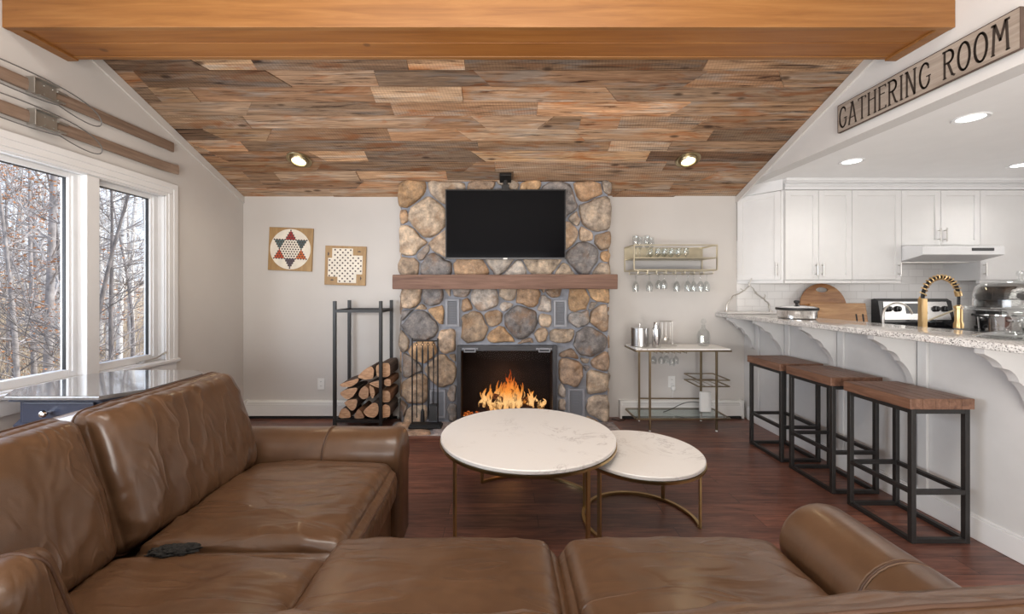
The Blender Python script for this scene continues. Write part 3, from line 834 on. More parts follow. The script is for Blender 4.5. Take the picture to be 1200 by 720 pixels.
# ------------------------------------------------------------------ television
tvx0, tvx1, tvz0, tvz1, tvy = -.523, .594, 1.585, 2.234, 3.80
tv = thing('television', 'black flat screen television hanging over the mantel from a ceiling bracket', 'television', ((tvx0+tvx1)/2, tvy, tvz0))
bm = new_bm(); box(bm, tvx0, tvx1, tvy+.004, tvy+.032, tvz0, tvz1, .004); box(bm, tvx0+.15, tvx1-.15, tvy+.03, tvy+.065, tvz0+.06, tvz1-.15, .015)
obj('casing', bm, M['black_plastic'], tv)
bm = new_bm(); w = .010
box(bm, tvx0, tvx0+w, tvy, tvy+.006, tvz0, tvz1, .001); box(bm, tvx1-w, tvx1, tvy, tvy+.006, tvz0, tvz1, .001); box(bm, tvx0+w, tvx1-w, tvy, tvy+.006, tvz1-w, tvz1, .001)
obj('bezel', bm, M['black_plastic'], tv)
bm = new_bm(); box(bm, tvx0+w, tvx1-w, tvy-.001, tvy+.006, tvz0, tvz0+.016, .002); obj('lower_trim', bm, plain('dark_grey_plastic', (.06, .06, .065, 1), .35, var=.1), tv, label='dark grey lower trim')
m, nt, p = base_mat('tv_screen'); p.inputs['Base Color'].default_value = (.004, .004, .005, 1); p.inputs['Roughness'].default_value = .10; p.inputs['Specular IOR Level'].default_value = .09
bm = new_bm(); box(bm, tvx0+w, tvx1-w, tvy+.002, tvy+.0045, tvz0+.016, tvz1-w); obj('screen', bm, m, tv)
bm = new_bm(); box(bm, .012, .052, tvy-.004, tvy+.002, tvz0+.0, tvz0+.012, .002); obj('indicator', bm, M['white_plastic'], tv, label='small pale maker badge')
bm = new_bm(); zc = cz(3.83)
box(bm, -.02, .09, 3.80, 3.92, zc-.085, zc-.055, .004)
bmesh.ops.rotate(bm, verts=bm.verts[:], cent=(.035, 3.86, zc-.07), matrix=Matrix.Rotation(math.atan(-CK), 3, 'X'))
bmesh.ops.translate(bm, verts=bm.verts[:], vec=(0, 0, .038))
tube(bm, [(.035, 3.85, zc-.06), (.035, 3.85, 2.13)], .021, 12); box(bm, -.04, .11, 3.842, 3.862, tvz1-.25, tvz1-.05, .003); box(bm, .0, .07, 3.83, 3.87, zc-.16, zc-.10, .006)
obj('ceiling_bracket', bm, M['black_steel'], tv, False)

# ------------------------------------------------------------------ sofa
def leather_mat(name, crease):
    m, nt, p = base_mat(name)
    v = coords(nt); a = noise_tex(nt, v, 2.3, 4, .6, .4); b = noise_tex(nt, v, 22, 2, .5)
    c = ramp(nt, a, [(.28, (.066, .032, .0145)), (.5, (.094, .047, .022)), (.72, (.135, .070, .034))])
    nt.links.new(mixc(nt, .22, c, mixc(nt, b, (.05, .026, .016, 1), (.24, .13, .075, 1))), p.inputs['Base Color'])
    p.inputs['Roughness'].default_value = .31
    p.inputs['Specular IOR Level'].default_value = .65; p.inputs['Coat Weight'].default_value = .12; p.inputs['Coat Roughness'].default_value = .2
    # creases: ridged, warped, long across the seat
    wa = noise_tex(nt, coords(nt, (2.0, 7, 3.2), rot=(.25, .2, .75)), 1.4, 2, .5, .6)
    w1 = ramp(nt, wa, [(.30, (0, 0, 0)), (.47, (.55, .55, .55)), (.52, (.9, .9, .9)), (.60, (.45, .45, .45)), (.8, (.2, .2, .2))], 'EASE')
    fine = noise_tex(nt, v, 240, 2, .5)
    b1 = node(nt, 'ShaderNodeBump'); b1.inputs['Strength'].default_value = crease; b1.inputs['Distance'].default_value = .016; nt.links.new(w1, b1.inputs['Height'])
    b2 = node(nt, 'ShaderNodeBump'); b2.inputs['Strength'].default_value = .10; b2.inputs['Distance'].default_value = .002
    nt.links.new(fine, b2.inputs['Height']); nt.links.new(b1.outputs[0], b2.inputs['Normal']); nt.links.new(b2.outputs[0], p.inputs['Normal'])
    return m
M['leather'] = leather_mat('brown_leather', .34); M['leather_smooth'] = leather_mat('smooth_brown_leather', .03)
M['leather_seam'] = plain('leather_seam', (.075, .036, .020, 1), .45)
M['thread'] = plain('tan_thread', (.17, .10, .06, 1), .6)

def cushion_fn(a, b, c, r, puff, seed, wr, axis='z', dirw=(1, 1, 1), puffb=None):
    """maps a point of the cube surface [-1,1]^3 to the cushion; puff swells the two faces across the axis"""
    sd = Vector((seed*5.3, seed*2.1, seed*1.7))
    def f(u):
        p = Vector((u[0]*a, u[1]*b, u[2]*c))
        q = Vector((max(-(a-r), min(a-r, p.x)), max(-(b-r), min(b-r, p.y)), max(-(c-r), min(c-r, p.z))))
        d = p - q
        if d.length > 1e-9:
            m_ = max(abs(d.x), abs(d.y), abs(d.z)); d = d.normalized()*r*(m_/r if m_ < r else 1)
        n_ = d.normalized() if d.length > 1e-9 else Vector((0, 0, 1))
        p = q + d
        sx, sy, sz = 1-u[0]**4, 1-u[1]**4, 1-u[2]**4
        if axis == 'z':
            k = math.sqrt(max(0, sx*sy)); p.z += (puff if u[2] > 0 else -(puffb or puff*.3))*k*abs(u[2])
            p.x += u[0]*.018*sz*sy*(1 if abs(u[0]) > .5 else 0); p.y += u[1]*.018*sz*sx*(1 if abs(u[1]) > .5 else 0)
        elif axis == 'x':
            k = math.sqrt(max(0, sy*sz)); p.x += (puff if u[0] > 0 else -(puffb or puff*.3))*k*abs(u[0])
        elif axis == 'y':
            k = math.sqrt(max(0, sx*sz)); p.y += (puff if u[1] > 0 else -(puffb or puff*.3))*k*abs(u[1])
        w = Vector((p.x*dirw[0], p.y*dirw[1], p.z*dirw[2]))
        w = w + Vector((noise.noise(w*4 + sd), noise.noise(w*4 + sd*2), noise.noise(w*4 + sd*3)))*.06
        r1 = 1-abs(noise.noise(w*4.5 + sd)*2); r2 = 1-abs(noise.noise(w*10 + sd*2)*2)
        edge = max(abs(u[0]) if axis != 'x' else 0, abs(u[1]) if axis != 'y' else 0, abs(u[2]) if axis != 'z' else 0)
        amt = wr*(.45 + .9*edge**3)*(1-.7*max(0, edge-.93)/.07)
        p += n_*(max(0, r1)**3*amt - amt*.25)
        return p
    return f

def cushion(bm, f, nx, ny, nz):
    def param(n): return [math.sin((i/n-.5)*PI*.96)/math.sin(.5*PI*.96) for i in range(n+1)]
    px, py, pz = param(nx), param(ny), param(nz); cache = {}
    def V(u):
        k = tuple(round(t, 6) for t in u)
        if k not in cache: cache[k] = bm.verts.new(f(u))
        return cache[k]
    for s in (-1, 1):
        for A, B, mk in ((px, py, lambda x, y: (x, y, s)), (px, pz, lambda x, z: (x, s, z)), (py, pz, lambda y, z: (s, y, z))):
            for i in range(len(A)-1):
                for j in range(len(B)-1):
                    q = [V(mk(A[i], B[j])), V(mk(A[i+1], B[j])), V(mk(A[i+1], B[j+1])), V(mk(A[i], B[j+1]))]
                    bm.faces.new(q)

def seam_loop(f, fixed, val, n=24, inset=1.0):
    """points round the rim of the cushion face where coordinate `fixed` = val"""
    ring = []
    e = inset
    cor = [(-e, -e), (e, -e), (e, e), (-e, e)]
    for k in range(4):
        a, b = cor[k], cor[(k+1) % 4]
        for i in range(n):
            t = i/n; s, t2 = lerp(a[0], b[0], t), lerp(a[1], b[1], t)
            u = [0, 0, 0]; o_ = [i_ for i_ in range(3) if i_ != fixed]; u[fixed] = val; u[o_[0]] = s; u[o_[1]] = t2
            ring.append(f(u))
    return ring

sofa = thing('sectional_sofa', 'large brown leather L-shaped sectional sofa facing the fireplace', 'sofa', (-.6, 1.2, 0))
def add_cushion(name, center, half, r, puff, seed, wr, axis='z', rot=None, dirw=(1, 1, 1), seams=(), n=(56, 56, 14), label=None, puffb=None):
    f0 = cushion_fn(*half, r, puff, seed, wr, axis, dirw, puffb); c = Vector(center)
    f = (lambda u: c + rot @ f0(u)) if rot else (lambda u: c + f0(u))
    bm = new_bm(); cushion(bm, f, *n)
    o = obj(name, bm, M['leather'], sofa, True, 180, label=label)
    if seams:
        bm = new_bm()
        for fx, val in seams: tube(bm, seam_loop(f, fx, val, inset=1.0), .0042, 6, closed=True)
        obj('piping', bm, M['leather_seam'], o, True, 180)
    return o
# seats: two along the window side, two across the front of the camera
add_cushion('seat_cushion', (-.845, 1.632, .385), (.345, .335, .085), .055, .040, 1, .009, dirw=(.8, 2.2, 1), seams=((2, .62),), label='seat cushion beside the far arm')
add_cushion('seat_cushion', (-.865, .965, .38), (.345, .325, .085), .055, .036, 2, .009, dirw=(.8, 2.2, 1), seams=((2, .62),), label='corner seat cushion')
add_cushion('seat_cushion', (-.195, 1.03, .375), (.372, .36, .088), .06, .040, 3, .004, dirw=(1.6, .9, 1), label='middle seat cushion of the front run')
add_cushion('seat_cushion', (.548, 1.03, .375), (.362, .36, .088), .06, .042, 4, .004, dirw=(1.3, 1.1, 1), label='seat cushion beside the rolled arm')
# back cushions along the window side lean back
Ry = lambda d: Matrix.Rotation(math.radians(d), 3, 'Y'); Rx = lambda d: Matrix.Rotation(math.radians(d), 3, 'X'); Rz = lambda d: Matrix.Rotation(math.radians(d), 3, 'Z')
add_cushion('back_cushion', (-1.36, 1.63, .655), (.125, .349, .245), .055, .060, 5, .010, 'x', Ry(-17), (1, 1.5, 1.0), seams=((0, .60),), n=(14, 60, 46), label='back cushion beside the far arm')
add_cushion('back_cushion', (-1.37, .93, .655), (.125, .349, .245), .055, .065, 6, .009, 'x', Ry(-17), (1, 1.5, 1.0), seams=((0, .60),), n=(14, 60, 46), label='back cushion in the corner')
# back cushions of the front run, only their crests in view
add_cushion('back_cushion', (-.24, .56, .585), (.40, .115, .215), .07, .03, 7, .008, 'y', Rx(7), (1.2, 1, 1), seams=((1, .55),), n=(36, 14, 24), label='middle back cushion of the front run')
add_cushion('back_cushion', (.56, .565, .598), (.385, .12, .222), .07, .03, 8, .008, 'y', Ry(-4.5) @ Rx(7), (1.2, 1, 1), seams=((1, .55),), n=(36, 14, 24), label='back cushion beside the rolled arm')
add_cushion('corner_pillow', (-1.115, .80, .575), (.195, .08, .16), .06, .035, 9, .012, 'y', Rz(14) @ Ry(-10) @ Rx(10), (1.2, 1, 1), seams=((1, .55),), n=(28, 14, 22), label='leather pillow wedged in the corner')
# rolled arms
def arm(p0, p1, label, seam_t):
    p0, p1 = Vector(p0), Vector(p1); L = (p1-p0).length; d = (p1-p0).normalized(); s = Vector((-d.y, d.x, 0))
    prof = [(-.10, .05), (.10, .05), (.10, .40)]
    r = .128; zc_ = .472
    for k in range(21):
        t = math.radians(-28 + k*(236/20)); prof.append((r*math.cos(t), zc_ + r*math.sin(t)))
    prof.append((-.10, .40))
    cx, cz0 = 0, .38
    bm = new_bm(); rings = []
    st = [(0, .86), (.004, .93), (.012, .975), (.028, 1)] + [(.028+(L-.056)*i/24, 1) for i in range(1, 24)] + [(L-.028, 1), (L-.012, .975), (L-.004, .93), (L, .86)]
    for (t, sc) in st:
        ring = []
        for (a, b) in prof:
            z = cz0 + (b-cz0)*(sc if b > cz0 else 1); q = p0 + d*t + s*(a*sc); q.z = z
            nn = noise.noise(q*6)*.004; q += s*nn + Vector((0, 0, nn))
            ring.append(bm.verts.new(q))
        rings.append(ring)
    n = len(prof)
    for A, B in zip(rings[:-1], rings[1:]):
        for k in range(n): bm.faces.new((A[k], A[(k+1) % n], B[(k+1) % n], B[k]))
    bm.faces.new(rings[0][::-1]); bm.faces.new(rings[-1])
    o = obj('arm', bm, M['leather_smooth'], sofa, True, 50, label=label)
    bm = new_bm()
    for dt in (-.006, .006):
        tube(bm, [p0 + d*(L*seam_t+dt) + s*(a*1.008) + Vector((0, 0, .472 + (b-.472)*1.012 - p0.z)) for (a, b) in prof[2:-1]], .0022, 5)
    obj('stitching', bm, M['thread'], o, True, 180)
    bm = new_bm(); tube(bm, [p0 + d*(L*seam_t) + s*(a*1.0) + Vector((0, 0, .472 + (b-.472)*1.0 - p0.z)) for (a, b) in prof[2:-1]], .004, 6)
    obj('seam', bm, M['leather_seam'], o, True, 180)
arm((-.495, 2.085, 0), (-1.72, 2.085, 0), 'rolled arm beside the log rack end', .30)
arm((1.04, 1.365, 0), (1.04, .33, 0), 'rolled arm near the bar stools', .30)
# base and back frame
bm = new_bm()
box(bm, -1.60, -.525, .33, 1.955, .06, .305, .02, 3); box(bm, -.525, .90, .45, 1.36, .06, .295, .02, 3)
obj('base', bm, M['leather_smooth'], sofa, True, 40)
bm = new_bm(); box(bm, -1.80, -1.585, .22, 1.96, .06, .80, .05, 4); box(bm, -1.585, .90, .22, .44, .06, .76, .05, 4)
obj('back_frame', bm, M['leather_smooth'], sofa, True, 40)
for (x, y) in ((-.58, 2.13), (-1.70, 2.1), (-1.7, .3), (1.04, 1.30), (1.04, .42), (-.2, 1.30), (-.58, 1.45)):
    bm = new_bm(); lathe(bm, [(.0, 0.0005), (.02, .0005), (.027, .03), (.027, .062), (0, .062)], (x, y, 0), 16); obj('foot', bm, M['black_plastic'], sofa, True)
# dark fuzzy rag on the seat
bm = new_bm(); r = bmesh.ops.create_icosphere(bm, subdivisions=5, radius=1)
for v in bm.verts:
    p = v.co.copy(); nz = noise.noise(p*2.2)*.30 + noise.noise(p*6)*.22 + noise.noise(p*15)*.12
    q = p*(1+nz); v.co = Vector((q.x*.068, q.y*.026, max(-.008, q.z*.013)))
bmesh.ops.rotate(bm, verts=bm.verts[:], cent=(0, 0, 0), matrix=Matrix.Rotation(.12, 3, 'Z'))
bmesh.ops.translate(bm, verts=bm.verts[:], vec=(-1.01, 1.262, .497))
m, nt, p = base_mat('black_fuzz'); nt.links.new(ramp(nt, noise_tex(nt, coords(nt), 110, 5, .8), [(.4, (.006, .006, .006)), (.75, (.07, .068, .062))]), p.inputs['Base Color']); p.inputs['Roughness'].default_value = 1
bump(nt, p, noise_tex(nt, coords(nt), 120, 4, .8), 1, .01)
tag(obj('crumpled_scarf', bm, m, None, True, 180), 'crumpled black fuzzy scarf lying on the leather seat', 'scarf')

# ------------------------------------------------------------------ nesting coffee tables
def marble_mat():
    m, nt, p = base_mat('white_marble')
    v = coords(nt); a = noise_tex(nt, v, 3.0, 8, .68, 2.2); b = noise_tex(nt, v, 9, 6, .7, 1.0); c3 = noise_tex(nt, v, 2.2, 3, .5)
    vein = ramp(nt, a, [(.475, (0, 0, 0)), (.498, (.8, .8, .8)), (.505, (.8, .8, .8)), (.525, (0, 0, 0))])
    vein = math_n(nt, 'MULTIPLY', vein, ramp(nt, c3, [(.48, (0, 0, 0)), (.62, (1, 1, 1))]))
    sp = ramp(nt, b, [(.64, (0, 0, 0)), (.72, (.55, .55, .55))])
    c = mixc(nt, vein, mixc(nt, sp, (.86, .84, .81, 1), (.62, .59, .56, 1)), (.40, .36, .34, 1))
    nt.links.new(c, p.inputs['Base Color']); p.inputs['Roughness'].default_value = .28; return m
M['marble'] = marble_mat()
def arc(cx, cy, r, a0, a1, z, n=40): return [(cx + r*math.cos(math.radians(lerp(a0, a1, i/n))), cy + r*math.sin(math.radians(lerp(a0, a1, i/n))), z) for i in range(n+1)]
def flat_ring(bm, cx, cy, ri, ro, z0, z1, a0=0, a1=360, n=96):
    full = abs(a1-a0) >= 359.9; rings = []
    for i in range(n if full else n+1):
        t = math.radians(lerp(a0, a1, i/n)); c, s = math.cos(t), math.sin(t)
        rings.append([bm.verts.new((cx+ri*c, cy+ri*s, z0)), bm.verts.new((cx+ro*c, cy+ro*s, z0)), bm.verts.new((cx+ro*c, cy+ro*s, z1)), bm.verts.new((cx+ri*c, cy+ri*s, z1))])
    m = len(rings)
    for i in range(m if full else m-1):
        A, B = rings[i], rings[(i+1) % m]
        for k in range(4): bm.faces.new((A[k], A[(k+1) % 4], B[(k+1) % 4], B[k]))
    if not full: bm.faces.new(rings[0][::-1]); bm.faces.new(rings[-1])
def coffee_table(label, cx, cy, r, top, legs, arcs):
    t = thing('coffee_table', label, 'coffee table', (cx, cy, 0), 0, None)
    bm = new_bm(); lathe(bm, [(0, top-.022), (r-.004, top-.022), (r, top-.018), (r, top-.004), (r-.004, top), (0, top)], (cx, cy, 0), 96)
    obj('table_top', bm, M['marble'], t, True, 40)
    bm = new_bm(); flat_ring(bm, cx, cy, r-.035, r+.004, top-.036, top-.0225); obj('rim_frame', bm, M['brass'], t, True, 40)
    rl = r - .018
    for a in legs:
        bm = new_bm(); x, y = cx + rl*math.cos(math.radians(a)), cy + rl*math.sin(math.radians(a))
        box(bm, -.0105, .0105, -.006, .006, .0005, top-.0365, .001)
        bmesh.ops.rotate(bm, verts=bm.verts[:], cent=(0, 0, 0), matrix=Matrix.Rotation(math.radians(a+90), 3, 'Z')); bmesh.ops.translate(bm, verts=bm.verts[:], vec=(x, y, 0))
        obj('leg', bm, M['brass'], t)
    for a0, a1 in arcs:
        bm = new_bm(); flat_ring(bm, cx, cy, rl-.012, rl+.0055, .0008, .016, a0, a1, 48); obj('base_rail', bm, M['brass'], t, True, 40)
    return t
coffee_table('larger taller round white marble coffee table with thin brass legs', .148, 2.372, .497, .472, (36, 126, 216, 304), ((36, 126), (216, 304)))
coffee_table('smaller lower round marble coffee table tucked partly under the bigger one', .775, 2.298, .333, .400, (-11, 46, 155, 212), ((-11, 212),))

# ------------------------------------------------------------------ dark octagonal side table under the window
M['navy'] = plain('navy_lacquer', (.030, .036, .060, 1), .30, var=.1, spec=.7)
m, nt, p = base_mat('polished_dark_top'); g = noise_tex(nt, coords(nt, (8, 1.2, 1)), 2.5, 5, .6)
nt.links.new(ramp(nt, g, [(.3, (.10, .095, .095)), (.7, (.17, .16, .155))]), p.inputs['Base Color']); p.inputs['Roughness'].default_value = .10; p.inputs['IOR'].default_value = 1.7; p.inputs['Specular IOR Level'].default_value = .9
p.inputs['Coat Weight'].default_value = 1; p.inputs['Coat Roughness'].default_value = .05; p.inputs['Coat IOR'].default_value = 1.8
M['dark_top'] = m
st = thing('side_table', 'dark navy side table with polished clipped-corner top under the window', 'side table', (-2.2, 2.33, 0))
def octo(x0, x1, y0, y1, c): return [(x0+c, y0), (x1-c, y0), (x1, y0+c*1.2), (x1, y1-c), (x1-c, y1), (x0+c, y1), (x0, y1-c), (x0, y0+c*1.2)]
up = lambda a, b, t: (a, b, t)
bm = new_bm(); prism(bm, octo(-2.555, -1.855, 2.0, 2.665, .115), up, .762, .78)
bmesh.ops.bevel(bm, geom=[e for e in bm.edges if abs(e.verts[0].co.z-e.verts[1].co.z) < .001 and e.verts[0].co.z > .77], offset=.006, segments=2, affect='EDGES')
o = obj('table_top', bm, M['dark_top'], st)
bm = new_bm(); prism(bm, octo(-2.54, -1.87, 2.018, 2.65, .11), up, .748, .7615); obj('moulding', bm, M['navy'], o)
bm = new_bm(); prism(bm, octo(-2.51, -1.90, 2.05, 2.62, .10), up, .63, .7475); cab = obj('apron', bm, M['navy'], st)
bm = new_bm(); box(bm, -2.385, -2.03, 2.036, 2.0495, .642, .74, .003); dr = obj('drawer', bm, M['navy'], st)
bm = new_bm(); lathe(bm, [(0, .0), (.009, 0), (.006, .012), (.014, .022), (.018, .030), (.014, .040), (.006, .045), (0, .045)], (-2.245, 2.035, .692), 14, axis='-y')
obj('knob', bm, M['glass_knob'] if 'glass_knob' in M else M['chrome'], dr, True, 30, label='clear faceted drawer knob')
bm = new_bm(); prism(bm, octo(-2.53, -1.88, 2.03, 2.64, .108), up, .612, .629); obj('base_moulding', bm, M['navy'], st)
for (x, y) in ((-2.42, 2.11), (-1.99, 2.11), (-2.42, 2.56), (-1.99, 2.56)):
    bm = new_bm(); lathe(bm, [(0, .0005), (.018, .0005), (.026, .05), (.020, .12), (.032, .45), (.036, .611), (0, .611)], (x, y, 0), 16); obj('leg', bm, M['navy'], st, True)

# ------------------------------------------------------------------ bar stools
M['seat_wood'] = wood('walnut_butcher_block', [(.25, (.075, .035, .022)), (.5, (.165, .082, .05)), (.75, (.27, .15, .10))], (22, 2.2, 22), .42, rnd=True, bmp=.2)
def stool(label):
    t = thing('bar_stool', label, 'bar stool', (0, 0, 0), 0, 'stools along the kitchen bar', world=False)
    bm = new_bm()
    for k in range(5):
        x0 = -.165 + k*.066; box(bm, x0+.0006, x0+.0654, -.205, .205, .690, .745, .003, 2)
    obj('seat', bm, M['seat_wood'], t, label='thick dark walnut plank seat')
    X, Y, w = .1375, .185, .024
    for sx in (-1, 1):
        for sy in (-1, 1):
            bm = new_bm(); h = w/2; box(bm, sx*X-h, sx*X+h, sy*Y-h, sy*Y+h, .001, .6895, .002); obj('leg', bm, M['black_steel'], t)
    bm = new_bm()
    for s in (-1, 1): rod(bm, 'x', -X+.0125, X-.0125, s*Y, .677, .022); rod(bm, 'y', -Y+.0125, Y-.0125, s*X, .677, .022)
    obj('seat_frame', bm, M['black_steel'], t)
    for z, nm in ((.262, 'foot_rail'), (.0135, 'floor_rail')):
        bm = new_bm()
        for s in (-1, 1): rod(bm, 'x', -X+.0125, X-.0125, s*Y, z, .022); rod(bm, 'y', -Y+.0125, Y-.0125, s*X, z, .022)
        obj(nm, bm, M['black_steel'], t)
    return t
s0 = stool('dark plank-topped bar stool, first in the row counting from the sofa arm')
s0.location = (2.245, 2.29, 0)
dup(s0, (2.25, 2.80, 0), .0, 'dark plank-topped bar stool standing between the other two stools')
dup(s0, (2.25, 3.278, 0), .0, 'dark plank-topped bar stool standing closest to the bar cart')

# ------------------------------------------------------------------ log rack and firewood
lr = thing('log_rack', 'tall black steel firewood rack beside the stone fireplace', 'log rack', (-1.32, 3.94, 0))
ra, rb, ry0, ry1, rz = -1.535, -1.112, 3.765, 4.125, 1.198
for x in (ra, rb):
    for y in (ry0, ry1):
        bm = new_bm(); box(bm, x-.014, x+.014, y-.014, y+.014, .0005, rz, .002); obj('post', bm, M['black_steel'], lr)
for z, nm in ((1.105, 'top_rail'), (.095, 'base_rail')):
    bm = new_bm()
    for y in (ry0, ry1): rod(bm, 'x', ra+.0145, rb-.0145, y, z, .026)
    for x in (ra, rb): rod(bm, 'y', ry0+.0145, ry1-.0145, x, z, .026)
    if nm == 'base_rail':
        for k in range(4): rod(bm, 'y', ry0+.0135, ry1-.0135, lerp(ra, rb, (k+1)/5), z, .018)
    obj(nm, bm, M['black_steel'], lr)
def bark_mat():
    m, nt, p = base_mat('split_wood_side'); g = noise_tex(nt, coords(nt, (14, 1.5, 14)), 2, 5, .65)
    oi = node(nt, 'ShaderNodeObjectInfo')
    a = ramp(nt, g, [(.3, (.10, .045, .025)), (.55, (.27, .135, .07)), (.75, (.42, .25, .14))]); b = ramp(nt, g, [(.3, (.04, .026, .02)), (.6, (.13, .09, .07)), (.8, (.22, .16, .125))])
    nt.links.new(mixc(nt, ramp(nt, oi.outputs['Random'], [(.45, (0, 0, 0)), (.55, (1, 1, 1))]), a, b), p.inputs['Base Color'])
    p.inputs['Roughness'].default_value = .85; bump(nt, p, g, .5, .01); return m
def endgrain_mat():
    m, nt, p = base_mat('split_wood_end'); oi = node(nt, 'ShaderNodeObjectInfo')
    g = noise_tex(nt, coords(nt, (1, 1, 1)), 22, 5, .6); g2 = noise_tex(nt, coords(nt, (9, 9, 40), rot=(0, .6, 0)), 2.4, 3)
    c = ramp(nt, g2, [(.3, (.36, .20, .115)), (.55, (.54, .35, .22)), (.75, (.66, .47, .32))])
    c = mixc(nt, 1, c, ramp(nt, oi.outputs['Random'], [(0, (.68, .62, .60)), (.5, (1, .95, .9)), (1, (1.1, 1, .92))]), 'MULTIPLY')
    nt.links.new(c, p.inputs['Base Color']); p.inputs['Roughness'].default_value = .9; bump(nt, p, g, .4, .006); return m
M['bark'] = bark_mat(); M['endgrain'] = endgrain_mat()
def px(u, v, Y): return ((u-588)*Y/480, 1.30-(v-340)*Y/480)
LOGS = [  # centre (u, v), outline in photo-pixel units, what singles it out
 ((403.5, 485), [(-8, 5.5), (8, 5.5), (7, -2), (2, -7), (-4, -6)], 'brown split log lying on the rack base beside the outer front post'),
 ((411, 475.5), [(-9, -3), (-3, -7), (9, -8.5), (6, 4), (1, 7)], 'greyish split log wedged low in the rack above the base'),
 ((420.5, 486), [(-7, 5), (7.5, 5), (3, -4), (-1, -7.5)], 'small triangular split log on the middle of the rack base'),
 ((434.5, 481.5), [(-9.5, 2), (-4, 8), (4, 9), (9.5, 4), (9.5, -8), (4, -10.5), (-6, -3)], 'big pale-ended log low in the rack under the thin ones'),
 ((451.5, 483), [(-6, 8), (6, 6), (6, -7), (-1, -10), (-6, -4)], 'dark split log on the rack base beside the fireplace'),
 ((408.5, 462), [(-12, -1), (-2, -6.5), (12, -8), (6, 3), (-2, 7.5)], 'wide flat wedge of firewood halfway up the pile by the outer post'),
 ((426, 461), [(-6.5, 3), (-1, 8), (6, 6), (6.5, -5), (2, -9.5), (-4, -5)], 'orange-brown split log in the heart of the pile'),
 ((435.5, 459.5), [(-3, -8), (2, -6), (4.5, 2), (1, 9), (-2, 3)], 'thin pale split stick standing on edge in the pile'),
 ((451.5, 464.5), [(-8, 2), (-3, 8), (6, 7), (6, -6), (-5, -7)], 'tan split log stacked against the fireplace-side post, midway up'),
 ((409, 449), [(-13, 2), (-8, 5.5), (4, 4.5), (12, -2), (12, -6), (2, -3)], 'long grey-brown slab slanting on top by the outer post'),
 ((429.5, 437.5), [(-12, 5), (-3, 8), (8, 7), (9.5, -3), (6, -9), (-3, -4)], 'broad split log on top of the pile showing pale bark'),
 ((441.5, 450.5), [(-11, -1), (0, -4), (7, -5.5), (7, 5), (0, 4)], 'pale wedge of firewood just below the topmost logs'),
 ((449.5, 435.5), [(-9, 7), (8, 7), (8, -10), (-2, -10.5), (-9.5, -7)], 'reddish-brown log topmost beside the fireplace-side post'),
 ((454, 448.5), [(-4, 3.5), (4, 5), (4, -4.5), (-4, -4)], 'small brown split log under the topmost reddish log')]
rl_ = random.Random(6)
for (cu, cv), poly, lb in LOGS:
    Yf = 3.785 + rl_.uniform(-.008, .012); Yb = Yf + .30; bm = new_bm(); X, Z = px(cu, cv, Yf); s = Yf/480*.95
    q = [(a*s, -b*s) for a, b in poly]
    for it in range(2):
        nq = []
        for k in range(len(q)):
            a, b = q[k], q[(k+1) % len(q)]; w = .18; nq += [(lerp(a[0], b[0], w), lerp(a[1], b[1], w)), (lerp(a[0], b[0], 1-w), lerp(a[1], b[1], 1-w))]
        q = nq
    N = 8; rings = []
    for i in range(N+1):
        t = i/N; y = lerp(Yf, Yb, t); ring = []
        for (a, b) in q:
            e = 1 + .05*noise.noise(Vector((a*30, b*30, t*2 + cu)))
            ring.append(bm.verts.new((X + a*e, y, Z + b*e)))
        rings.append(ring)
    n = len(q)
    for A, B in zip(rings[:-1], rings[1:]):
        for k in range(n): bm.faces.new((A[k], A[(k+1) % n], B[(k+1) % n], B[k]))
    f = bm.faces.new(rings[0][::-1]); f.material_index = 1; f = bm.faces.new(rings[-1]); f.material_index = 1
    tag(obj('firewood_log', bm, [M['bark'], M['endgrain']], None, True, 35), lb, 'log', 'split logs in the firewood rack')

# ------------------------------------------------------------------ fire tools
fs = thing('fire_tool_stand', 'black iron fireplace tool stand on the hearth', 'tool stand', (-.70, 3.76, .045))
HZ = .0445
bm = new_bm(); box(bm, -.845, -.545, 3.69, 3.81, HZ, HZ+.022, .006); box(bm, -.835, -.555, 3.70, 3.80, HZ+.0215, HZ+.034, .005); obj('base', bm, M['iron'], fs)
for x in (-.823, -.588):
    bm = new_bm(); tube(bm, [(x, 3.765, HZ+.033), (x, 3.765, .845)], .0068, 8); tube(bm, [(x, 3.765, .845), (x, 3.765, .857)], [.010, .004], 8); obj('upright', bm, M['iron'], fs, True)
bm = new_bm(); tube(bm, [(-.83, 3.765, .832), (-.58, 3.765, .832)], .0065, 8)
TX = [(-.775, 'poker'), (-.722, 'brush'), (-.672, 'tongs'), (-.622, 'shovel')]
for x, k in TX: tube(bm, [(x, 3.765, .832), (x, 3.742, .826), (x, 3.736, .812), (x, 3.734, .822)], .0035, 6)
obj('hook_rail', bm, M['iron'], fs, True)
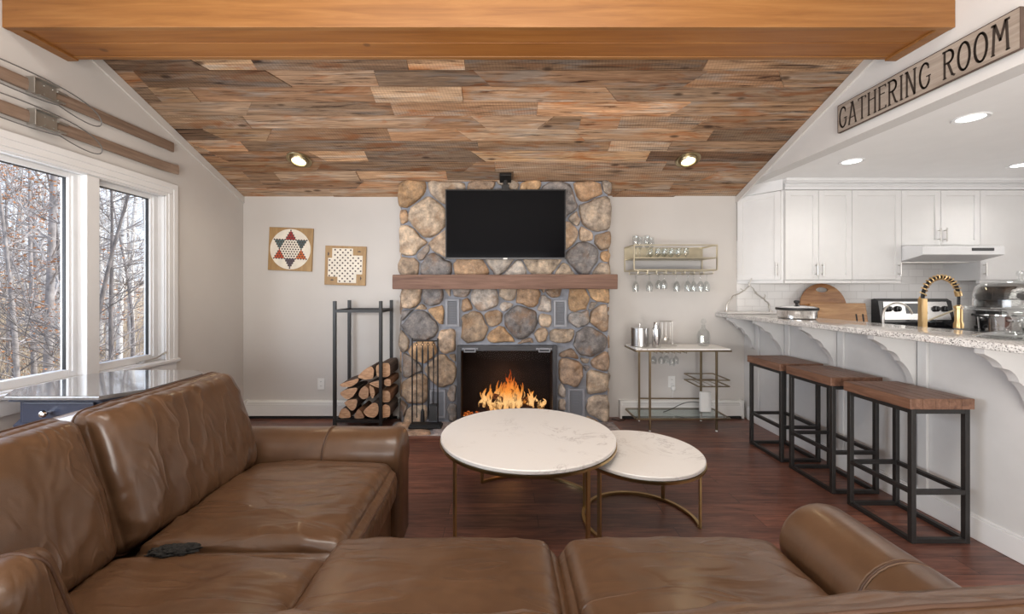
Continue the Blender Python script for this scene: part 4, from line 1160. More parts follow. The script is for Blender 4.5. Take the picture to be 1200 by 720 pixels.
for x, kind in TX:
    bm = new_bm(); y = 3.733
    ring = [(x + .011*math.cos(t*PI/6), y, .802 + .013*math.sin(t*PI/6)) for t in range(12)]; tube(bm, ring, .003, 6, closed=True)
    tube(bm, [(x, y, .789), (x, y, .74), (x, y, .66), (x, y, .60)], [.004, .0085, .0085, .005], 8)
    zl = {'poker': .135, 'brush': .20, 'tongs': .15, 'shovel': .24}[kind]
    tube(bm, [(x, y, .60), (x, y, zl)], .0048, 8)
    if kind == 'poker': tube(bm, [(x, y, .16), (x+.004, y-.016, .145), (x+.004, y-.026, .16)], [.005, .004, .002], 6); lab = 'black iron poker with a hooked tip hanging on the fire tool stand'
    elif kind == 'brush':
        tube(bm, [(x, y, .215), (x, y, .19), (x, y, .10)], [.008, .017, .021], 12); lab = 'black hearth brush with round bristles hanging on the fire tool stand'
    elif kind == 'tongs':
        tube(bm, [(x+.010, y, .60), (x+.012, y, .40), (x+.007, y, .14)], .004, 6); box(bm, x-.006, x+.012, y-.006, y+.006, .12, .15, .002); lab = 'black two-armed log tongs hanging on the fire tool stand'
    else:
        vs = prism(bm, [(-.03, 0), (.03, 0), (.036, -.13), (-.036, -.13)], lambda a, b, t: (x + a, y - .02 + t + b*.25, .25 + b), 0, .004)
        box(bm, x-.034, x+.034, y-.010, y+.012, .238, .262, .003); lab = 'black flat ash shovel hanging on the fire tool stand'
    tag(obj('fire_' + kind, bm, M['iron'], None, True, 50), lab, 'fire tool', 'fireplace tools on the stand')

# ------------------------------------------------------------------ game boards on the wall
M['board'] = wood('tan_board', [(.3, (.30, .175, .065)), (.7, (.43, .27, .115))], (20, 20, 2), .5, bmp=.05)
M['board_edge'] = plain('board_edge', (.08, .05, .03, 1), .6)
M['cream'] = plain('cream_paint', (.78, .72, .62, 1), .6, var=.08, vscale=12)
def board(label, u0, u1, v0, v1, tilt):
    y = YB - .022; (xa, za), (xb, zb) = px(u0, v0, y), px(u1, v1, y)
    cx, cz_ = (xa+xb)/2, (za+zb)/2; w, h = (xb-xa)/2, (za-zb)/2
    t = thing('game_board', label, 'game board', (cx, YB-.001, cz_), 0, 'painted game boards on the wall', world=False); t.rotation_euler = (0, math.radians(tilt), 0)
    bm = new_bm(); box(bm, -w, w, -.020, -.0005, -h, h, .003); obj('panel', bm, M['board'], t)
    return t, w, h
flat = lambda y0: (lambda a, b, t: (a, y0 + t, b))
t, w, h = board('tan game board with a cream disc and six-pointed star of coloured triangles', 314.5, 366, 267, 317.5, 2.2)
bm = new_bm(); R = w*.92; prism(bm, [(R*math.cos(2*PI*k/64), R*math.sin(2*PI*k/64)) for k in range(64)], flat(-.0215), 0, .001); obj('disc', bm, M['cream'], t, label='cream painted disc')
cols = [srgb(150, 40, 35), srgb(70, 85, 85), srgb(190, 95, 40), srgb(80, 70, 78), srgb(180, 70, 30), srgb(75, 95, 95)]
R2 = R*.93
dots = new_bm()
inner = [(R2/math.sqrt(3)*math.cos(math.radians(60*k)), R2/math.sqrt(3)*math.sin(math.radians(60*k))) for k in range(6)]
for k in range(6):
    a = math.radians(90 - 60*k); tip = (R2*math.cos(a), R2*math.sin(a)); b1 = (R2/math.sqrt(3)*math.cos(a-PI/6), R2/math.sqrt(3)*math.sin(a-PI/6)); b2 = (R2/math.sqrt(3)*math.cos(a+PI/6), R2/math.sqrt(3)*math.sin(a+PI/6))
    bm = new_bm(); prism(bm, [tip, b1, b2], flat(-.0224), 0, .0008); obj('star_point', bm, plain('point_paint', cols[k], .6, var=.12, vscale=40), t)
s = R2*math.sqrt(3)/12
for i in range(-8, 9):
    for j in range(-8, 9):
        x, y = s*(i + j/2), s*j*math.sqrt(3)/2; k_ = -i-j
        if not ((max(i, j, k_) <= 4) or (min(i, j, k_) >= -4)): continue
        prism(dots, [(x + s*.30*math.cos(q*PI/4), y + s*.30*math.sin(q*PI/4)) for q in range(8)], flat(-.0231), 0, .0007)
M['dot'] = plain('dark_dot', (.06, .035, .03, 1), .6)
obj('peg_holes', dots, M['dot'], t)
t, w, h = board('tan game board with a notched cream field of dark dots', 380.5, 428.5, 288.5, 334.5, 1.6)
c = w*.84; n_ = w*.62
bm = new_bm(); poly = [(-c+.04, c), (c-.10, c), (c-.10, c-.10+.03), (c+.0, c-.07), (c, -c+.09), (c-.06, -c+.09), (c-.06, -c), (-c+.10, -c), (-c+.10, -c+.06), (-c, -c+.06), (-c, c-.10), (-c+.04, c-.10)]
prism(bm, poly, flat(-.0215), 0, .001); obj('field', bm, M['cream'], t, label='cream painted field')
bm = new_bm(); st_ = 2*c/13.2
for i in range(-6, 7):
    for j in range(-6, 7):
        if (i+j) % 2: continue
        x, y = i*st_, j*st_
        if (x > c-.11 and y > c-.085) or (x > c-.07 and y < -c+.10) or (x < -c+.105 and y < -c+.065) or (x < -c+.05 and y > c-.11): continue
        prism(bm, [(x + st_*.34*math.cos(q*PI/5), y + st_*.34*math.sin(q*PI/5)) for q in range(10)], flat(-.0222), 0, .0007)
obj('dots', bm, M['dot'], t)
bm = new_bm()
for (x, y, vert) in ((c-.035, c-.03, 0), (-c+.045, -c+.025, 0), (-c+.0, c-.06, 1), (c-.015, -c+.05, 1)):
    pts = [(-.022, 0), (-.008, .006), (0, .010), (.008, .006), (.022, 0), (.008, -.005), (-.008, -.005)]
    prism(bm, [((x + (b if vert else a)), (y + (a if vert else b))) for a, b in pts], flat(-.0215), 0, .001)
obj('corner_ornaments', bm, M['dot'], t)

# ------------------------------------------------------------------ baseboard heaters, outlets, baseboards
def heater(label, x0, x1, z1=.178, d=.065):
    t = thing('baseboard_heater', label, 'heater', ((x0+x1)/2, YB-.03, 0), 0)
    prof = [(YB-.002, .02), (YB-d, .03), (YB-d, z1-.045), (YB-d+.018, z1-.006), (YB-d+.026, z1), (YB-.002, z1)]
    bm = new_bm(); prism(bm, prof, lambda a, b, t: (t, a, b), x0+.02, x1-.02); obj('cover', bm, M['white_plastic'], t)
    for xa, xb in ((x0, x0+.022), (x1-.022, x1)):
        bm = new_bm(); box(bm, xa, xb, YB-d-.006, YB-.002, .001, z1+.006, .006); obj('end_cap', bm, M['white_plastic'], t)
    bm = new_bm(); k = int((x1-x0-.06)/.016)
    for i in range(k):
        for r in range(3):
            x = x0 + .03 + (i+.5*(r % 2))*.016; z = z1-.040+r*.011; yy = YB-d+(z-(z1-.045))*.018/.039
            box(bm, x, x+.008, yy-.002, yy+.001, z-.0025, z+.0025)
    obj('slots', bm, plain('slot_grey', (.32, .31, .30, 1), .7), t, label='rows of small grey slots')
    bm = new_bm(); box(bm, x0+.02, x1-.02, YB-d+.006, YB-.003, .0008, .019); obj('shade_strip', bm, M['iron'], t, label='dark strip for the shade at the floor')  # solid black strip standing in for the shade under the cover
    return t
heater('long white baseboard heater behind the firewood rack', -2.60, -1.16)
heater('short white baseboard heater end piece squeezed beside the fireplace stone', -1.125, -1.03, .20)
heater('white baseboard heater behind the bar cart', 1.19, 2.44)
def outlet(label, x, z):
    t = thing('wall_outlet', label, 'outlet', (x, YB, z-.058))
    bm = new_bm(); box(bm, x-.036, x+.036, YB-.007, YB-.0005, z-.058, z+.058, .003); obj('plate', bm, M['white_plastic'], t)
    for dz in (-.022, .022):
        bm = new_bm(); box(bm, x-.017, x+.017, YB-.009, YB-.0072, z+dz-.014, z+dz+.014, .001); f = obj('socket', bm, M['white_plastic'], t)
        bm = new_bm()
        for sx in (-.006, .006): box(bm, x+sx-.0012, x+sx+.0012, YB-.0096, YB-.0085, z+dz-.004, z+dz+.006)
        obj('slots', bm, M['iron'], f)
outlet('white wall outlet below the two game boards', *px(376.5, 450, YB))
outlet('white wall outlet behind the bar cart', *px(787, 447.5, YB))
bm = new_bm()  # baseboard on the bar wall and on the window wall
box(bm, 2.462, 2.4795, .6, YB-.07, .0005, .115, .003); box(bm, 2.468, 2.4795, .6, YB-.07, .115, .128, .003); struct('baseboard_right', bm, M['trim'])
bm = new_bm(); box(bm, XL+.0005, XL+.016, YR, YB-.07, .0005, .12, .003); struct('baseboard_left', bm, M['trim'])

# ------------------------------------------------------------------ wall rack with stemware
def stem_bm(bm, c, h, r, flip=False, bowl=.5, stem=.38, seg=18):
    """a wine glass; c is the centre of its foot (or of the foot hung upward when flipped)"""
    zs = h*stem
    prof = [(0, 0), (r*.78, 0), (r*.78, .002), (.010, .008), (.0035, .02), (.0035, zs), (r*.45, zs+h*.06), (r*.9, zs+h*.22), (r, zs+h*.36), (r*.86, h), (r*.83, h), (r*.96, zs+h*.36), (r*.86, zs+h*.23), (r*.4, zs+h*.075), (0, zs+h*.03)]
    vs = lathe(bm, prof, (0, 0, 0), seg)
    for v in vs:
        z = -v.co.z if flip else v.co.z
        v.co = Vector((c[0]+v.co.x, c[1]+v.co.y, c[2]+z))
def stemware(label, c, h, r, group, flip=False, stem=.38):
    bm = new_bm(); stem_bm(bm, c, h, r, flip, stem=stem)
    return tag(obj('wine_glass', bm, M['glass'], None, True, 50), label, 'wine glass', group)
wr = thing('stemware_shelf', 'pale gold metal wall shelf for stemware right of the fireplace'.replace('right of the fireplace', 'above the bar cart'), 'wall shelf', (1.65, YB, 1.45))
yb, yf, xa, xb, z0, z1, zm = YB-.006, 3.89, 1.256, 2.045, 1.49, 1.727, 1.606; w = .011
bm = new_bm()
for x in (xa, xb):
    for y in (yb, yf): rod(bm, 'z', z0-w/2, z1+w/2, x, y, w)
    for z in (z0, z1): rod(bm, 'y', yf+w/2, yb-w/2, x, z, w)
for y in (yb, yf):
    for z in (z0, z1): rod(bm, 'x', xa+w/2, xb-w/2, y, z, w)
obj('frame', bm, M['pale_gold'], wr)
for z, nm in ((zm, 'middle_shelf'), (z0+.002, 'lower_shelf')):
    bm = new_bm(); box(bm, xa+.006, xb-.006, yf-.002, yb+.003, z-.006, z+.005, .001); obj(nm, bm, M['pale_gold'], wr)
bm = new_bm(); box(bm, xa+.006, xb-.006, yb-.004, yb+.002, zm+.005, z1-.007); obj('back_panel', bm, M['pale_gold'], wr)
hx = [1.30 + k*.0893 for k in range(9)]
for x in hx:
    bm = new_bm(); tube(bm, [(x, yb-.01, z0-.006), (x, yb-.01, z0-.034), (x, yf+.01, z0-.034), (x, yf+.01, z0-.006)], .0032, 6)
    obj('hanger_rail', bm, M['pale_gold'], wr, True)
for k, (u, r, h) in enumerate(((744, .032, .215), (749, .030, .215), (757, .031, .215), (762, .031, .21))):
    Y = 3.96 if k % 2 == 0 else 4.06
    stemware('tall clear wine glass standing on the gold wall shelf, rim above its top bar', ((u+1-588)*Y/480, Y, zm+.0055), h, r, 'tall glasses on the wall shelf')
for k in range(10):
    Y = 3.96 if k % 2 else 4.07; x = 1.478 + k*.0335
    stemware('short clear glass in the row on the gold wall shelf', (x, Y, zm+.0055), .095, .030, 'short glasses on the wall shelf', stem=.12)
for k, u in enumerate((745, 761, 772, 778, 793, 806, 813, 821, 828)):
    Y = 4.0 if k % 2 else 4.08; i = min(range(8), key=lambda q: abs((hx[q]+hx[q+1])/2-(u-588)*Y/480)); x = (u-588)*Y/480
    stemware('clear wine glass hanging upside down under the gold wall shelf', (x, Y, z0-.031), .175 if k not in (2, 3) else .15, .034, 'glasses hanging under the wall shelf', flip=True)

# ------------------------------------------------------------------ bar cart
bc = thing('bar_cart', 'slim bronze bar table with white marble top and glass shelf', 'bar cart', (1.66, 3.9, 0))
cx0, cx1, cy0, cy1, ct = 1.23, 2.094, 3.745, 4.07, .762
bm = new_bm(); box(bm, cx0, cx1, cy0, cy1, ct-.014, ct, .002); obj('table_top', bm, M['marble'], bc)
bm = new_bm()
for y in (cy0-.002, cy1+.002): rod(bm, 'x', cx0-.006, cx1+.006, y, ct-.021, .013)
for x in (cx0-.002, cx1+.002): rod(bm, 'y', cy0+.0045, cy1-.0045, x, ct-.021, .013)
obj('rim', bm, M['bronze'], bc)
lx = (1.36, 1.972)
for x in lx:
    for y in (cy0+.015, cy1-.015):
        bm = new_bm(); box(bm, x-.0085, x+.0085, y-.0085, y+.0085, .012, ct-.0282, .001); l = obj('leg', bm, M['bronze'], bc)
        bm = new_bm(); lathe(bm, [(0, .0005), (.009, .0005), (.009, .0115), (0, .0115)], (x, y, 0), 10); obj('foot', bm, M['white_plastic'], l)
bm = new_bm(); rod(bm, 'x', lx[0]+.009, lx[1]-.009, cy1-.015, .225, .012); rod(bm, 'x', lx[0]+.009, lx[1]-.009, cy1-.015, ct-.055, .012); obj('stretcher', bm, M['bronze'], bc)
bm = new_bm()
for y in (cy0+.001, cy1-.001): rod(bm, 'x', cx0, cx1, y, .118, .013)
for x in (cx0, cx1): rod(bm, 'y', cy0+.008, cy1-.008, x, .118, .013)
sh = obj('lower_shelf', bm, M['bronze'], bc)
bm = new_bm(); box(bm, cx0+.007, cx1-.007, cy0+.008, cy1-.008, .117, .123); obj('shelf_glass', bm, M['shelf_glass'], sh)
for z, nm in ((.474, 'upper_bottle_loop'), (.416, 'lower_bottle_loop')):
    bm = new_bm(); w = .0095
    for y in (cy0-.002, cy1-.028): rod(bm, 'x', 1.80, 2.085, y, z, w)
    for x in (1.80, 2.085): rod(bm, 'y', cy0+.003, cy1-.033, x, z, w)
    if nm[0] == 'l':
        for k in range(3): rod(bm, 'y', cy0+.003, cy1-.033, 1.87+k*.07, z, .004)
    obj(nm, bm, M['bronze'], bc)
gx = [1.43 + .055*k for k in range(6)]
for x in gx:
    bm = new_bm(); tube(bm, [(x, cy0+.03, ct-.0285), (x, cy0+.03, ct-.046), (x, cy1-.06, ct-.046), (x, cy1-.06, ct-.0285)], .003, 6); obj('hanger_rail', bm, M['bronze'], bc, True)
for k, u in enumerate((766, 775, 781, 787.5, 792)):
    Y = 3.86 if k % 2 else 3.93; h = (.13, .115, .12, .135, .13)[k]
    stemware('clear wine glass hanging upside down under the bar cart top', ((u-588)*Y/480, Y, ct-.043), h, .029, 'glasses hanging under the bar cart', flip=True)
# things on the bar cart
T0 = ct + .0006
ib = thing('ice_bucket', 'round brushed steel ice bucket with a knobbed lid on the bar cart', 'ice bucket', (1.318, 3.94, ct))
bm = new_bm(); lathe(bm, [(0, 0), (.082, 0), (.086, .004), (.086, .165), (.083, .168), (0, .168)], (1.325, 3.93, T0), 36); obj('bucket_body', bm, M['steel'], ib, True, 40)
bm = new_bm(); lathe(bm, [(.0, .1685), (.087, .1685), (.087, .176), (.06, .182), (0, .184)], (1.325, 3.93, T0), 36); l = obj('lid', bm, M['steel'], ib, True, 40)
bm = new_bm(); lathe(bm, [(0, .184), (.006, .184), (.005, .198), (.011, .203), (.011, .212), (0, .214)], (1.325, 3.93, T0), 16); obj('knob', bm, M['steel'], l, True, 40)
cs = thing('cocktail_shaker', 'tall brushed steel cocktail shaker in front of the bar tools', 'cocktail shaker', (1.452, 3.84, ct))
bm = new_bm(); lathe(bm, [(0, 0), (.036, 0), (.038, .004), (.038, .165), (.034, .185), (0, .185)], (1.446, 3.83, T0), 28); obj('shaker_body', bm, M['steel'], cs, True, 40)
bm = new_bm(); lathe(bm, [(.0, .1855), (.026, .1855), (.026, .232), (.023, .236), (0, .237)], (1.446, 3.83, T0), 28); obj('cap', bm, M['steel'], cs, True, 40)
ts = thing('bar_tool_stand', 'small steel stand holding hanging bar tools on the bar cart', 'bar tool stand', (1.58, 3.96, ct))
bm = new_bm(); box(bm, 1.515, 1.668, 3.90, 4.0, T0, T0+.012, .002); obj('base', bm, M['nickel'], ts)
bm = new_bm()
for x in (1.522, 1.652): tube(bm, [(x, 3.965, T0+.012), (x, 3.965, T0+.232)], .0045, 8)
tube(bm, [(1.516, 3.965, T0+.234), (1.658, 3.965, T0+.234)], .0045, 8); obj('hanging_frame', bm, M['nickel'], ts, True)
for k, x in enumerate((1.548, 1.586, 1.628)):
    bm = new_bm(); tube(bm, [(x, 3.955, T0+.23), (x, 3.950, T0+.20), (x, 3.950, T0+.07)], [.003, .005, .004], 8)
    if k == 1: lathe(bm, [(0, -.008), (.024, -.008), (.028, .004), (.024, .008), (0, .008)], (x, 3.945, T0+.06), 18, axis='-y'); lb = 'round bar strainer hanging from the steel tool stand'; nm = 'bar_strainer'
    elif k == 0: tube(bm, [(x, 3.95, T0+.07), (x, 3.95, T0+.05)], [.007, .004], 8); lb = 'long bar spoon hanging from the tool stand beside the shaker'; nm = 'bar_spoon'
    else: tube(bm, [(x-.008, 3.95, T0+.05), (x-.002, 3.95, T0+.075)], .003, 6); tube(bm, [(x+.008, 3.95, T0+.05), (x+.002, 3.95, T0+.075)], .003, 6); lb = 'slim ice tongs hanging at the decanter end of the tool stand'; nm = 'ice_tongs'
    tag(obj(nm, bm, M['nickel'], None, True, 50), lb, 'bar tool', 'bar tools on the stand')
dc = thing('decanter', 'clear cut-glass decanter with stopper on the bar cart', 'decanter', (1.945, 3.95, ct))
bm = new_bm(); vs = lathe(bm, [(0, 0), (.045, 0), (.058, .02), (.060, .09), (.050, .135), (.022, .165), (.017, .19), (.024, .20), (.021, .20), (.014, .188), (.018, .165), (.045, .135), (.055, .09), (.052, .025), (0, .015)], (1.945, 3.95, T0), 12)
obj('bottle', bm, M['glass'], dc, False)
bm = new_bm(); lathe(bm, [(0, .2005), (.012, .2005), (.010, .208), (.026, .225), (.024, .245), (.010, .262), (0, .265)], (1.945, 3.95, T0), 10); obj('stopper', bm, M['glass'], dc, False)
bm = new_bm(); X, Z = px(826.5, 471, 3.95); box(bm, X-.052, X+.052, 3.93, 3.97, .1245, .318, .008); wbx = obj('white_box', bm, M['white_plastic'])
tag(wbx, 'upright white plastic box standing on the glass shelf of the bar cart', 'box')
bm = new_bm(); tube(bm, bez((1.945, 3.985, .20), (1.78, 4.03, .23), (1.72, 3.97, .16), (1.55, 3.93, .127), 18), .0035, 6)
tag(obj('power_cable', bm, M['iron'], None, True, 60), 'thin black cable running across the glass shelf of the bar cart', 'cable')
pl_x, pl_z = px(787.5, 455, YB)
bm = new_bm(); box(bm, pl_x-.018, pl_x+.018, YB-.05, YB-.0105, pl_z-.012, pl_z+.028, .006); tube(bm, bez((pl_x, YB-.03, pl_z-.012), (pl_x, YB-.02, pl_z-.08), (pl_x-.02, YB-.03, .3), (pl_x-.01, YB-.075, .01), 14), .003, 6)
tag(obj('power_plug', bm, M['white_plastic'], None, True, 40), 'white plug and cord in the outlet behind the bar cart', 'plug')
bm = new_bm(); tube(bm, [(1.10, 4.10, .006), (1.16, 4.05, .005), (1.215, 4.07, .006), (1.24, 4.11, .01)], .0035, 6); tag(obj('floor_cord', bm, M['iron'], None, True, 60), 'short black cord on the floor between the hearth and bar cart', 'cord')

# ------------------------------------------------------------------ the bar
WX = 2.48
bm = new_bm(); box(bm, WX, 2.60, .6, YB-.001, .0002, 1.030)
struct('wall_bar', bm, M['bar_paint'])
def granite_mat():
    m, nt, p = base_mat('speckled_granite'); v = coords(nt)
    vo = node(nt, 'ShaderNodeTexVoronoi'); vo.inputs['Scale'].default_value = 190; nt.links.new(v, vo.inputs['Vector'])
    sp = node(nt, 'ShaderNodeSeparateColor'); nt.links.new(vo.outputs['Color'], sp.inputs[0])
    g = noise_tex(nt, v, 7, 5, .65)
    c = ramp(nt, sp.outputs[0], [(.0, (.07, .065, .065)), (.12, (.30, .29, .28)), (.3, (.58, .56, .55)), (.6, (.72, .71, .69)), (1, (.80, .79, .77))])
    c = mixc(nt, ramp(nt, g, [(.5, (0, 0, 0)), (.7, (.6, .6, .6))]), c, (.42, .41, .41, 1))
    nt.links.new(c, p.inputs['Base Color']); p.inputs['Roughness'].default_value = .10; return m
M['granite'] = granite_mat()
BT = 1.067
barc = thing('bar_counter', 'long speckled granite bar counter on scrolled white brackets', 'bar counter', (2.42, 2.4, 0))
bm = new_bm(); box(bm, 2.175, 2.66, .6, YB-.012, BT-.036, BT, .006, 3); obj('counter_top', bm, M['granite'], barc, True, 30)
for yb_ in (4.02, 3.60, 3.04, 2.46, 1.90, 1.34):
    prof = [(WX-.0005, 1.0305), (2.215, 1.0305), (2.215, 1.005)]
    prof += [(p.x, p.z) for p in bez((2.215, 0, 1.005), (2.25, 0, .985), (2.285, 0, .975), (2.30, 0, .94), 8)][1:]
    prof += [(p.x, p.z) for p in bez((2.30, 0, .94), (2.335, 0, .935), (2.365, 0, .915), (2.375, 0, .875), 8)]
    prof += [(p.x, p.z) for p in bez((2.375, 0, .875), (2.405, 0, .86), (2.445, 0, .80), (2.455, 0, .735), 8)]
    prof += [(2.462, .725), (WX-.0005, .72)]
    bm = new_bm(); prism(bm, prof, lambda a, b, t: (a, t, b), yb_-.02, yb_+.02); obj('bracket', bm, M['bar_paint'], barc)
    bm = new_bm(); box(bm, WX-.018, WX-.0006, yb_-.085, yb_-.032, .129, 1.03, .003); obj('batten', bm, M['bar_paint'], barc)
# kitchen side of the bar: lower counter with the sink taps
bm = new_bm(); box(bm, 2.604, 3.24, 1.0, 3.42, .10, .868, .003); ic = obj('base_cabinet', bm, M['cabinet'])
tag(ic, 'white base cabinets standing against the kitchen side of the bar', 'cabinet')
bm = new_bm(); box(bm, 2.602, 3.27, .98, 3.44, .872, .908, .004); tag(obj('sink_counter', bm, M['granite']), 'lower granite worktop behind the bar carrying the gold tap', 'worktop')
LT = .9085
fa = thing('kitchen_faucet', 'gold spring-neck kitchen faucet standing behind the bar', 'faucet', (2.98, 2.9, LT))
y = 2.9
bm = new_bm(); box(bm, 2.962, 2.998, y-.018, y+.018, LT+.012, 1.24, .004); box(bm, 2.95, 3.01, y-.03, y+.03, LT, LT+.0125, .004); obj('riser', bm, M['gold'], fa)
path = bez((2.98, y, 1.241), (2.985, y, 1.435), (3.215, y, 1.435), (3.232, y, 1.275), 60)
bm = new_bm(); tube(bm, path, .011, 8); tube(bm, [(3.232, y, 1.275), (3.236, y, 1.24), (3.234, y, 1.185)], .009, 8); obj('hose', bm, M['black_plastic'], fa, True, label='black hose')
bm = new_bm(); turns = 15; pts = []
for i in range(turns*10+1):
    t = i/(turns*10); k = t*60; i0 = min(59, int(k)); p0 = path[i0].lerp(path[i0+1], k-i0); d = (path[i0+1]-path[i0]).normalized(); nrm = Vector((-d.z, 0, d.x))
    a = 2*PI*t*turns; pts.append(p0 + nrm*math.cos(a)*.017 + Vector((0, 1, 0))*math.sin(a)*.017)
tube(bm, pts, .0042, 6); obj('spring', bm, M['gold'], fa, True)
bm = new_bm(); tube(bm, [(3.226, y, 1.29), (3.236, y, 1.258)], .019, 12); obj('collar', bm, M['gold'], fa, True)
bm = new_bm(); lathe(bm, [(0, 0), (.027, 0), (.027, .03), (.021, .05), (.021, .135), (.026, .14), (.026, .155), (.012, .165), (0, .165)], (3.234, y, 1.03), 18); obj('spray_head', bm, M['gold'], fa, True, 40)
bm = new_bm(); tube(bm, [(2.998, y, 1.075), (3.21, y, 1.16)], .006, 8); obj('dock_arm', bm, M['pale_gold'], fa, True)
bm = new_bm(); x0 = 2.70; lathe(bm, [(0, LT), (.022, LT), (.022, LT+.008), (.010, LT+.015), (0, LT+.015)], (x0, 2.9, 0), 16)
tube(bm, [(x0, 2.9, LT+.012), (x0, 2.9, 1.10)] + bez((x0, 2.9, 1.12), (x0+.01, 2.9, 1.23), (x0+.17, 2.9, 1.24), (x0+.205, 2.9, 1.13), 16), .0065, 8)
tag(obj('filter_tap', bm, M['nickel'], None, True, 50), 'slim arched nickel water tap beside the gold faucet', 'faucet')

# things on the bar
tr = obj('wooden_tray', (lambda b: (box(b, 2.19, 2.71, 3.98, 4.14, BT+.0006, BT+.016, .004), b)[1])(new_bm()), plain('pale_tray', (.70, .68, .66, 1), .4))
tag(tr, 'thin white tray at the far end of the bar under the branch ornament', 'tray')
tr.name = 'tray'
bm = new_bm(); z = BT+.0166; rb = random.Random(5)
def twig(pts, r0, r1):
    N = 16; P = []
    for i in range(N+1):
        t = i/N*(len(pts)-1); k = min(len(pts)-2, int(t)); q = Vector(pts[k]).lerp(Vector(pts[k+1]), t-k); P.append(q + Vector((rb.uniform(-1, 1), rb.uniform(-1, 1), rb.uniform(-1, 1)))*.004*(0 < i < N))
    tube(bm, P, [lerp(r0, r1, i/N) for i in range(N+1)], 8)
Y = 4.05; pxy = lambda u, v: (px(u, v, Y)[0], Y, px(u, v, Y)[1])
a0 = pxy(851, 364.5); c0 = pxy(903, 364.5); a0 = (a0[0], Y, z); c0 = (c0[0], Y, z)
twig([a0, pxy(853, 355), pxy(860, 347), pxy(871, 341), pxy(878, 336), pxy(881, 326)], .011, .004)
twig([c0, pxy(901, 356), pxy(894, 350), pxy(886, 344), pxy(881, 337), pxy(877, 331)], .010, .004)
twig([pxy(895, 351), pxy(897, 347), pxy(896, 345)], .006, .003); twig([pxy(872, 341), pxy(869, 340), pxy(868, 338)], .005, .003); twig([pxy(886, 344), pxy(884, 343)], .005, .003)
for q in (a0, c0): lathe(bm, [(0, 0), (.018, 0), (.015, .012), (0, .016)], q, 12)
tag(obj('branch_ornament', bm, M['nickel'], None, True, 60), 'silver antler-like branch ornament arching at the far end of the bar', 'ornament')
lp = thing('serving_pot', 'low shiny steel pot with dark-rimmed lid standing on the bar', 'pot', (2.42, 3.36, BT)); z = BT+.0008; c = (2.42, 3.36, z)
bm = new_bm(); lathe(bm, [(0, 0), (.125, 0), (.135, .006), (.138, .062), (.142, .068), (.134, .068), (.130, .012), (0, .012)], c, 40); obj('pot_body', bm, M['chrome'], lp, True, 40)
bm = new_bm(); lathe(bm, [(.10, .0685), (.146, .0685), (.149, .076), (.146, .088), (.10, .088)], c, 40, close=True); l = obj('lid_rim', bm, M['iron'], lp, True, 40, label='dark lid rim')
bm = new_bm(); lathe(bm, [(0, .089), (.143, .089), (.12, .098), (.06, .106), (0, .108)], c, 40); obj('lid_glass', bm, M['chrome'], l, True, 60)
bm = new_bm(); lathe(bm, [(0, .1085), (.012, .1085), (.009, .120), (.020, .126), (.022, .140), (.014, .147), (0, .148)], c, 18); obj('knob', bm, M['iron'], l, True, 50)
ck = thing('cake_stand', 'clear glass footed cake stand with domed lid at the sofa end of the bar', 'cake stand', (2.47, 1.95, BT)); c = (2.47, 1.95, BT+.0008)
bm = new_bm(); lathe(bm, [(0, 0), (.150, 0), (.152, .006), (.110, .020), (.055, .034), (.035, .06), (.026, .09), (.036, .118), (.08, .130), (.188, .134), (.192, .150), (.186, .150), (.182, .141), (.06, .139), (0, .137), (0, .11), (.016, .09), (.024, .06), (.045, .03), (.10, .012), (0, .006)], c, 48)
obj('pedestal', bm, M['glass'], ck, True, 50)
bm = new_bm(); lathe(bm, [(.150, .1515), (.153, .1515), (.152, .215), (.143, .25), (.118, .272), (.05, .283), (0, .284), (0, .279), (.05, .278), (.115, .267), (.138, .247), (.147, .213)], c, 48, close=False)
d = obj('dome', bm, M['glass'], ck, True, 60)
bm = new_bm(); lathe(bm, [(0, .2845), (.010, .2845), (.008, .295), (.018, .305), (.016, .320), (0, .325)], c, 20); obj('knob', bm, M['glass'], d, True, 60)

# ------------------------------------------------------------------ kitchen
bm = new_bm(); box(bm, XR+.002, XK-.001, YB-.012, YB-.0005, .905, 1.80)
m, nt, p = base_mat('white_subway_tile'); br = node(nt, 'ShaderNodeTexBrick'); br.inputs['Scale'].default_value = 1; br.inputs['Brick Width'].default_value = .152; br.inputs['Row Height'].default_value = .076
br.inputs['Mortar Size'].default_value = .0022; br.inputs['Color1'].default_value = (.82, .81, .80, 1); br.inputs['Color2'].default_value = (.88, .87, .86, 1); br.inputs['Mortar'].default_value = (.70, .69, .68, 1)
nt.links.new(coords(nt, (1, 1, 1), rot=(-PI/2, 0, 0)), br.inputs['Vector']); nt.links.new(br.outputs['Color'], p.inputs['Base Color']); p.inputs['Roughness'].default_value = .14
bump(nt, p, math_n(nt, 'SUBTRACT', 1, br.outputs['Fac']), .5, .004)
struct('wall_backsplash', bm, m)

